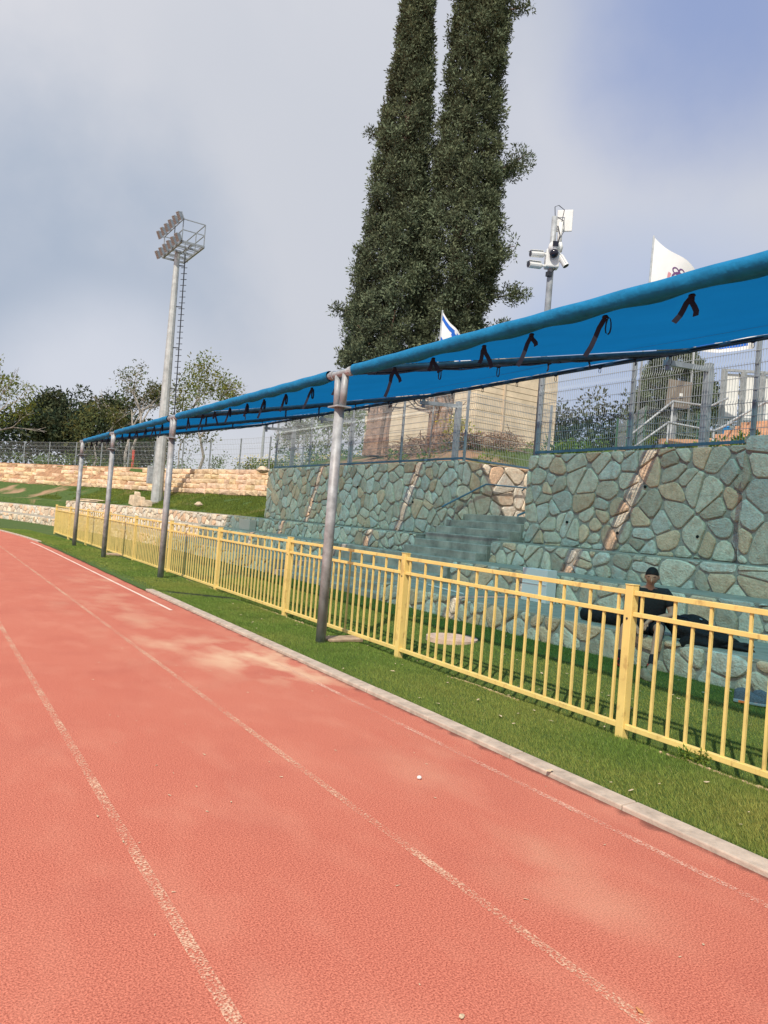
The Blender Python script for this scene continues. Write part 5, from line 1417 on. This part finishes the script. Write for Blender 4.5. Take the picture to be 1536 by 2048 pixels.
# head
hd1 = nd(mp_(.19, .005, 1.14), (.045, .045), nk2); hd2 = nd(mp_(.20, .01, 1.19), (.045, .045), hd1)
def arm(sgn, el, wr, palm, fdir):
    sh = nd(mp_(.10, sgn * .165, .985), .062, ch); u1 = nd(mp_(.10, sgn * .225, .93), .055, sh)
    e1 = nd(el, .040, u1); m1 = nd(el + (wr - el) * .35, .040, e1); w1 = nd(wr, .026, m1); p1 = nd(palm, (.036, .017), w1)
    sd = fdir.cross(Vector((0, 0, 1)))
    if sd.length < .2: sd = ld.copy()
    sd.normalize()
    for k, (o_, L_) in enumerate(((-.027, .064), (-.009, .072), (.009, .068), (.027, .054))):
        a_ = nd(palm + sd * o_ + fdir * .030, .0095, p1); b_ = nd(palm + sd * o_ * 1.15 + fdir * (.03 + L_ * .55) + gd * .006, .0085, a_)
        nd(palm + sd * o_ * 1.1 + fdir * (.03 + L_ * .9) - gd * .012, .007, b_)
    t0 = nd(palm - sd * .030 * sgn - fdir * .01 + gd * .008, .011, p1); nd(palm - sd * .050 * sgn + fdir * .03 + gd * .016, .008, t0)
arm(-1, mp_(.13, -.27, .72), mp_(.31, -.155, .60), mp_(.37, -.10, .545), Vector(gd * .35 + ld * .35 + Vector((0, 0, -.85))).normalized())
arm(1, mp_(.14, .275, .735), mp_(.33, .035, .665), mp_(.38, -.02, .615), Vector(gd * .3 - ld * .25 + Vector((0, 0, -.9))).normalized())
def leg(sgn, kn, an, toe, hip=.095):
    h_ = nd(mp_(.05, sgn * hip, .56), .092, pel); t_ = nd((mp_(.05, sgn * hip, .56) + kn) * .5, .085, h_); k_ = nd(kn, .058, t_)
    c_ = nd(kn + (an - kn) * .32 - gd * .015, .058, k_); c2 = nd(kn + (an - kn) * .7, .042, c_); a_ = nd(an, .036, c2)
    nd(an - gd * .02 + Vector((0, 0, -.05)), .034, a_)
kR = mp_(.46, .15, .575); aR = mp_(.66, .09, .20)
kL = mp_(.43, -.25, .565); aL = mp_(.48, -.27, .20)
leg(1, kR, aR, None); leg(-1, kL, aL, None)
skinmesh('body', B_, E_, M_skin, 0)
# clothes follow the body
T_ = [(mp_(0, 0, .56), (.20, .15)), (mp_(.01, 0, .70), (.215, .15)), (mp_(.06, 0, .85), (.235, .155)), (mp_(.105, 0, .965), (.225, .125)), (mp_(.135, 0, 1.03), (.085, .07))]
Te = [(0, 1), (1, 2), (2, 3), (3, 4)]
for sgn in (-1, 1):
    i = len(T_); el = mp_(.13, -.27, .72) if sgn < 0 else mp_(.14, .275, .735); s0 = mp_(.10, sgn * .225, .935)
    T_ += [(mp_(.10, sgn * .18, .985), .088), (s0, .085), (s0 + (el - s0) * .62, .074)]; Te += [(3, i), (i, i + 1), (i + 1, i + 2)]
skinmesh('t_shirt', T_, Te, M_shirt)
S_ = [(mp_(-.01, 0, .575), (.165, .125))]; Se = []
for sgn, kn in ((1, kR), (-1, kL)):
    i = len(S_); h_ = mp_(.05, sgn * .095, .565); S_ += [(h_, .112), (h_ + (kn - h_) * .5, .103), (h_ + (kn - h_) * .84 + Vector((0, 0, .004)), .088)]; Se += [(0, i), (i, i + 1), (i + 1, i + 2)]
skinmesh('shorts', S_, Se, M_shorts)
for kn, an in ((kR, aR), (kL, aL)):
    skinmesh('sock', [(an + (kn - an) * .26, .047), (an, .042), (an + Vector((0, 0, -.06)) , .040), (an + gd * .05 + Vector((0, 0, -.10)), .036)], [(0, 1), (1, 2), (2, 3)], M_shorts, 0)
    m = MB(); c = an + Vector((0, 0, -.035)); m.tube([c + Vector((0, 0, -.012)), c + Vector((0, 0, .014))], .048, 14); m.build('sock_band', M_red, man)
# face on the bowed head
hc = mp_(.225, .015, 1.195)
HM = Matrix.Translation(hc) @ Matrix(((gd.x, ld.x, 0, 0), (gd.y, ld.y, 0, 0), (0, 0, 1, 0), (0, 0, 0, 1))) @ Matrix.Rotation(R_(24), 4, 'Y')
def hp(x, y, z): return HM @ Vector((x, y, z))
rot3 = HM.to_3x3()
g = MB(); g.ell(hc, (.094, .078, .112), 22, 16, ax=rot3, fn=lambda d: 1 - .10 * max(0, -d.z) * (abs(d.y) > .2) + .03 * max(0, d.x) * max(0, -d.z)); hd = g.build('head', M_skin, man, smooth=True)
g = MB(); g.tube([hp(.090, 0, .015), hp(.112, 0, -.022), hp(.096, 0, -.036)], [.007, .012, .006], 8); g.build('nose', M_skin, hd, smooth=True)
for sg_ in (-1, 1):
    g = MB(); g.ell(hp(.078, sg_ * .032, .012), (.005, .013, .003), 10, 6, ax=rot3); g.build('eye', M_hair, hd, smooth=True)
    g = MB(); g.tube([hp(.085, sg_ * .014, .030), hp(.083, sg_ * .035, .036), hp(.068, sg_ * .052, .028)], [.003, .004, .002], 6); g.build('eyebrow', M_hair, hd)
    g = MB(); g.ell(hp(0, sg_ * .080, -.005), (.020, .010, .032), 10, 7, ax=rot3); g.build('ear', M_skin, hd, smooth=True)
g = MB(); g.tube([hp(.088, -.024, -.062), hp(.096, 0, -.060), hp(.088, .024, -.062)], [.003, .006, .003], 6); g.build('mouth', mat('lips', (.36, .15, .12), .6), hd)
g = MB()
vs = []; nu, nv = 24, 12
for j in range(nv + 1):
    for i in range(nu):
        th = 2 * math.pi * i / nu; front = max(0, math.cos(th)); lim = math.pi * (.60 - .27 * front ** .5); ph = lim * j / nv
        d = Vector((math.sin(ph) * math.cos(th), math.sin(ph) * math.sin(th), math.cos(ph))); k = 1.0 + .01 * rnd.random()
        vs.append(hp((d.x * .099 - .004) * k, d.y * .082 * k, (d.z * .117 + .004) * k))
g.add(vs, [(j * nu + i, (j + 1) * nu + i, (j + 1) * nu + (i + 1) % nu, j * nu + (i + 1) % nu) for j in range(nv) for i in range(nu)]); g.build('hair', M_hair, hd, smooth=True)
# v neck of skin
g = MB(); vs = [mp_(.175, -.05, 1.05), mp_(.175, .05, 1.05), mp_(.222, .0, .965)]
# watch
wr = mp_(.315, .05, .668)
g = MB(); ww = mp_(.33, .035, .665); dv_ = (mp_(.38, -.02, .615) - mp_(.14, .275, .735)).normalized(); g.tube([ww - dv_ * .035, ww - dv_ * .012], .033, 14); w_ = g.build('watch', M_bagm, man)
# feet in dark trainers with red
for an, ang, lab in ((aR, math.atan2(gd.y, gd.x) - .1, None), (aL, math.atan2(gd.y, gd.x) + .35, None)):
    zf = turf_z(7.4, an.y) + .012; d_ = Vector((math.cos(ang), math.sin(ang), 0)); p = an - d_ * .07; p.z = zf
    shoe('trainer', p, ang, .275, M_bagm if an is aL else M_beige, M_red if an is aL else M_beige, None, parent=man, laces=False)
shoe('suede_shoe', (7.12, 5.62, turf_z(7.1, 5.6) + .012), math.atan2(gd.y, gd.x) + .35, .27, M_beige, M_beige, 'empty beige suede shoe on the turf beside the seated man', laces=False)

def lump(name, c, r, seed, label, cat, m=M_bagm, ang=0, amp=.2, floor=None, build=True):
    rs = random.Random(seed); ph = [rs.uniform(0, 6) for _ in range(8)]; g = MB(); ax = Matrix.Rotation(ang, 3, 'Z')
    def fn(d): return 1 + amp * (.5 * math.sin(3 * d.x + ph[0] + 2 * d.y) + .4 * math.sin(4 * d.y + ph[1]) + .35 * math.sin(6 * d.z + 3 * d.x + ph[2]) + .25 * math.sin(9 * d.x + ph[3] + 5 * d.z) + .18 * math.sin(15 * d.y + 8 * d.x + ph[4]))
    g.ell(c, r, 36, 22, ax=ax, fn=fn)
    if floor is not None: g.v = [(x, y, max(z, floor + .001 * rs.random())) for x, y, z in g.v]
    if not build: return g
    return tag(g.build(name, m, smooth=True), label, cat)
bangle = math.atan2(-1, .12)
# roll to the left of him (image), duffel and jacket to the right
g = MB(); c1 = Vector((8.05, 7.42, Z1 + .085)); c2 = Vector((8.15, 6.62, Z1 + .10))
g.tube([c1 + Vector((0, .02, 0)), c1, c1 * .5 + c2 * .5 + Vector((0, 0, .015)), c2, c2 + Vector((0, -.02, 0))], [.05, .082, .10, .095, .05], 16)
tag(g.build('rolled_bag', M_bagm, smooth=True), 'black rolled bag lying on the bench left of the man', 'bag')
db = empty('duffel_bag', (8.25, 5.9, Z1), 'black duffel bag on the stone bench right of the man', 'bag')
g = lump('body', (8.25, 5.86, Z1 + .13), (.22, .25, .155), 3, None, None, ang=.15, floor=Z1 + .003, build=False, amp=.14); g.build('bag_body', M_bagm, db, smooth=True)
g = MB(); g.tube([(8.06, 5.68, Z1 + .2), (8.02, 5.74, Z1 + .28), (8.04, 5.92, Z1 + .28), (8.08, 5.99, Z1 + .2)], .013, 6); g.build('handle', M_black, db)
g = MB(); g.tube([(8.23, 5.68, Z1 + .265), (8.25, 5.86, Z1 + .285), (8.25, 6.02, Z1 + .265)], .006, 5); g.build('zip', M_lgrey, db)
o = lump('jacket', (8.0, 5.46, Z1 + .07), (.22, .28, .15), 8, 'crumpled black jacket hanging over the bench edge right of the duffel bag', 'jacket', ang=.1, amp=.3, floor=Z1 - .06)
o2 = lump('black_cloth', (8.12, 5.14, Z1 + .03), (.13, .17, .06), 12, 'flat black cloth beside the crumpled jacket at its right', 'cloth', ang=.3, amp=.25, floor=Z1 + .002)
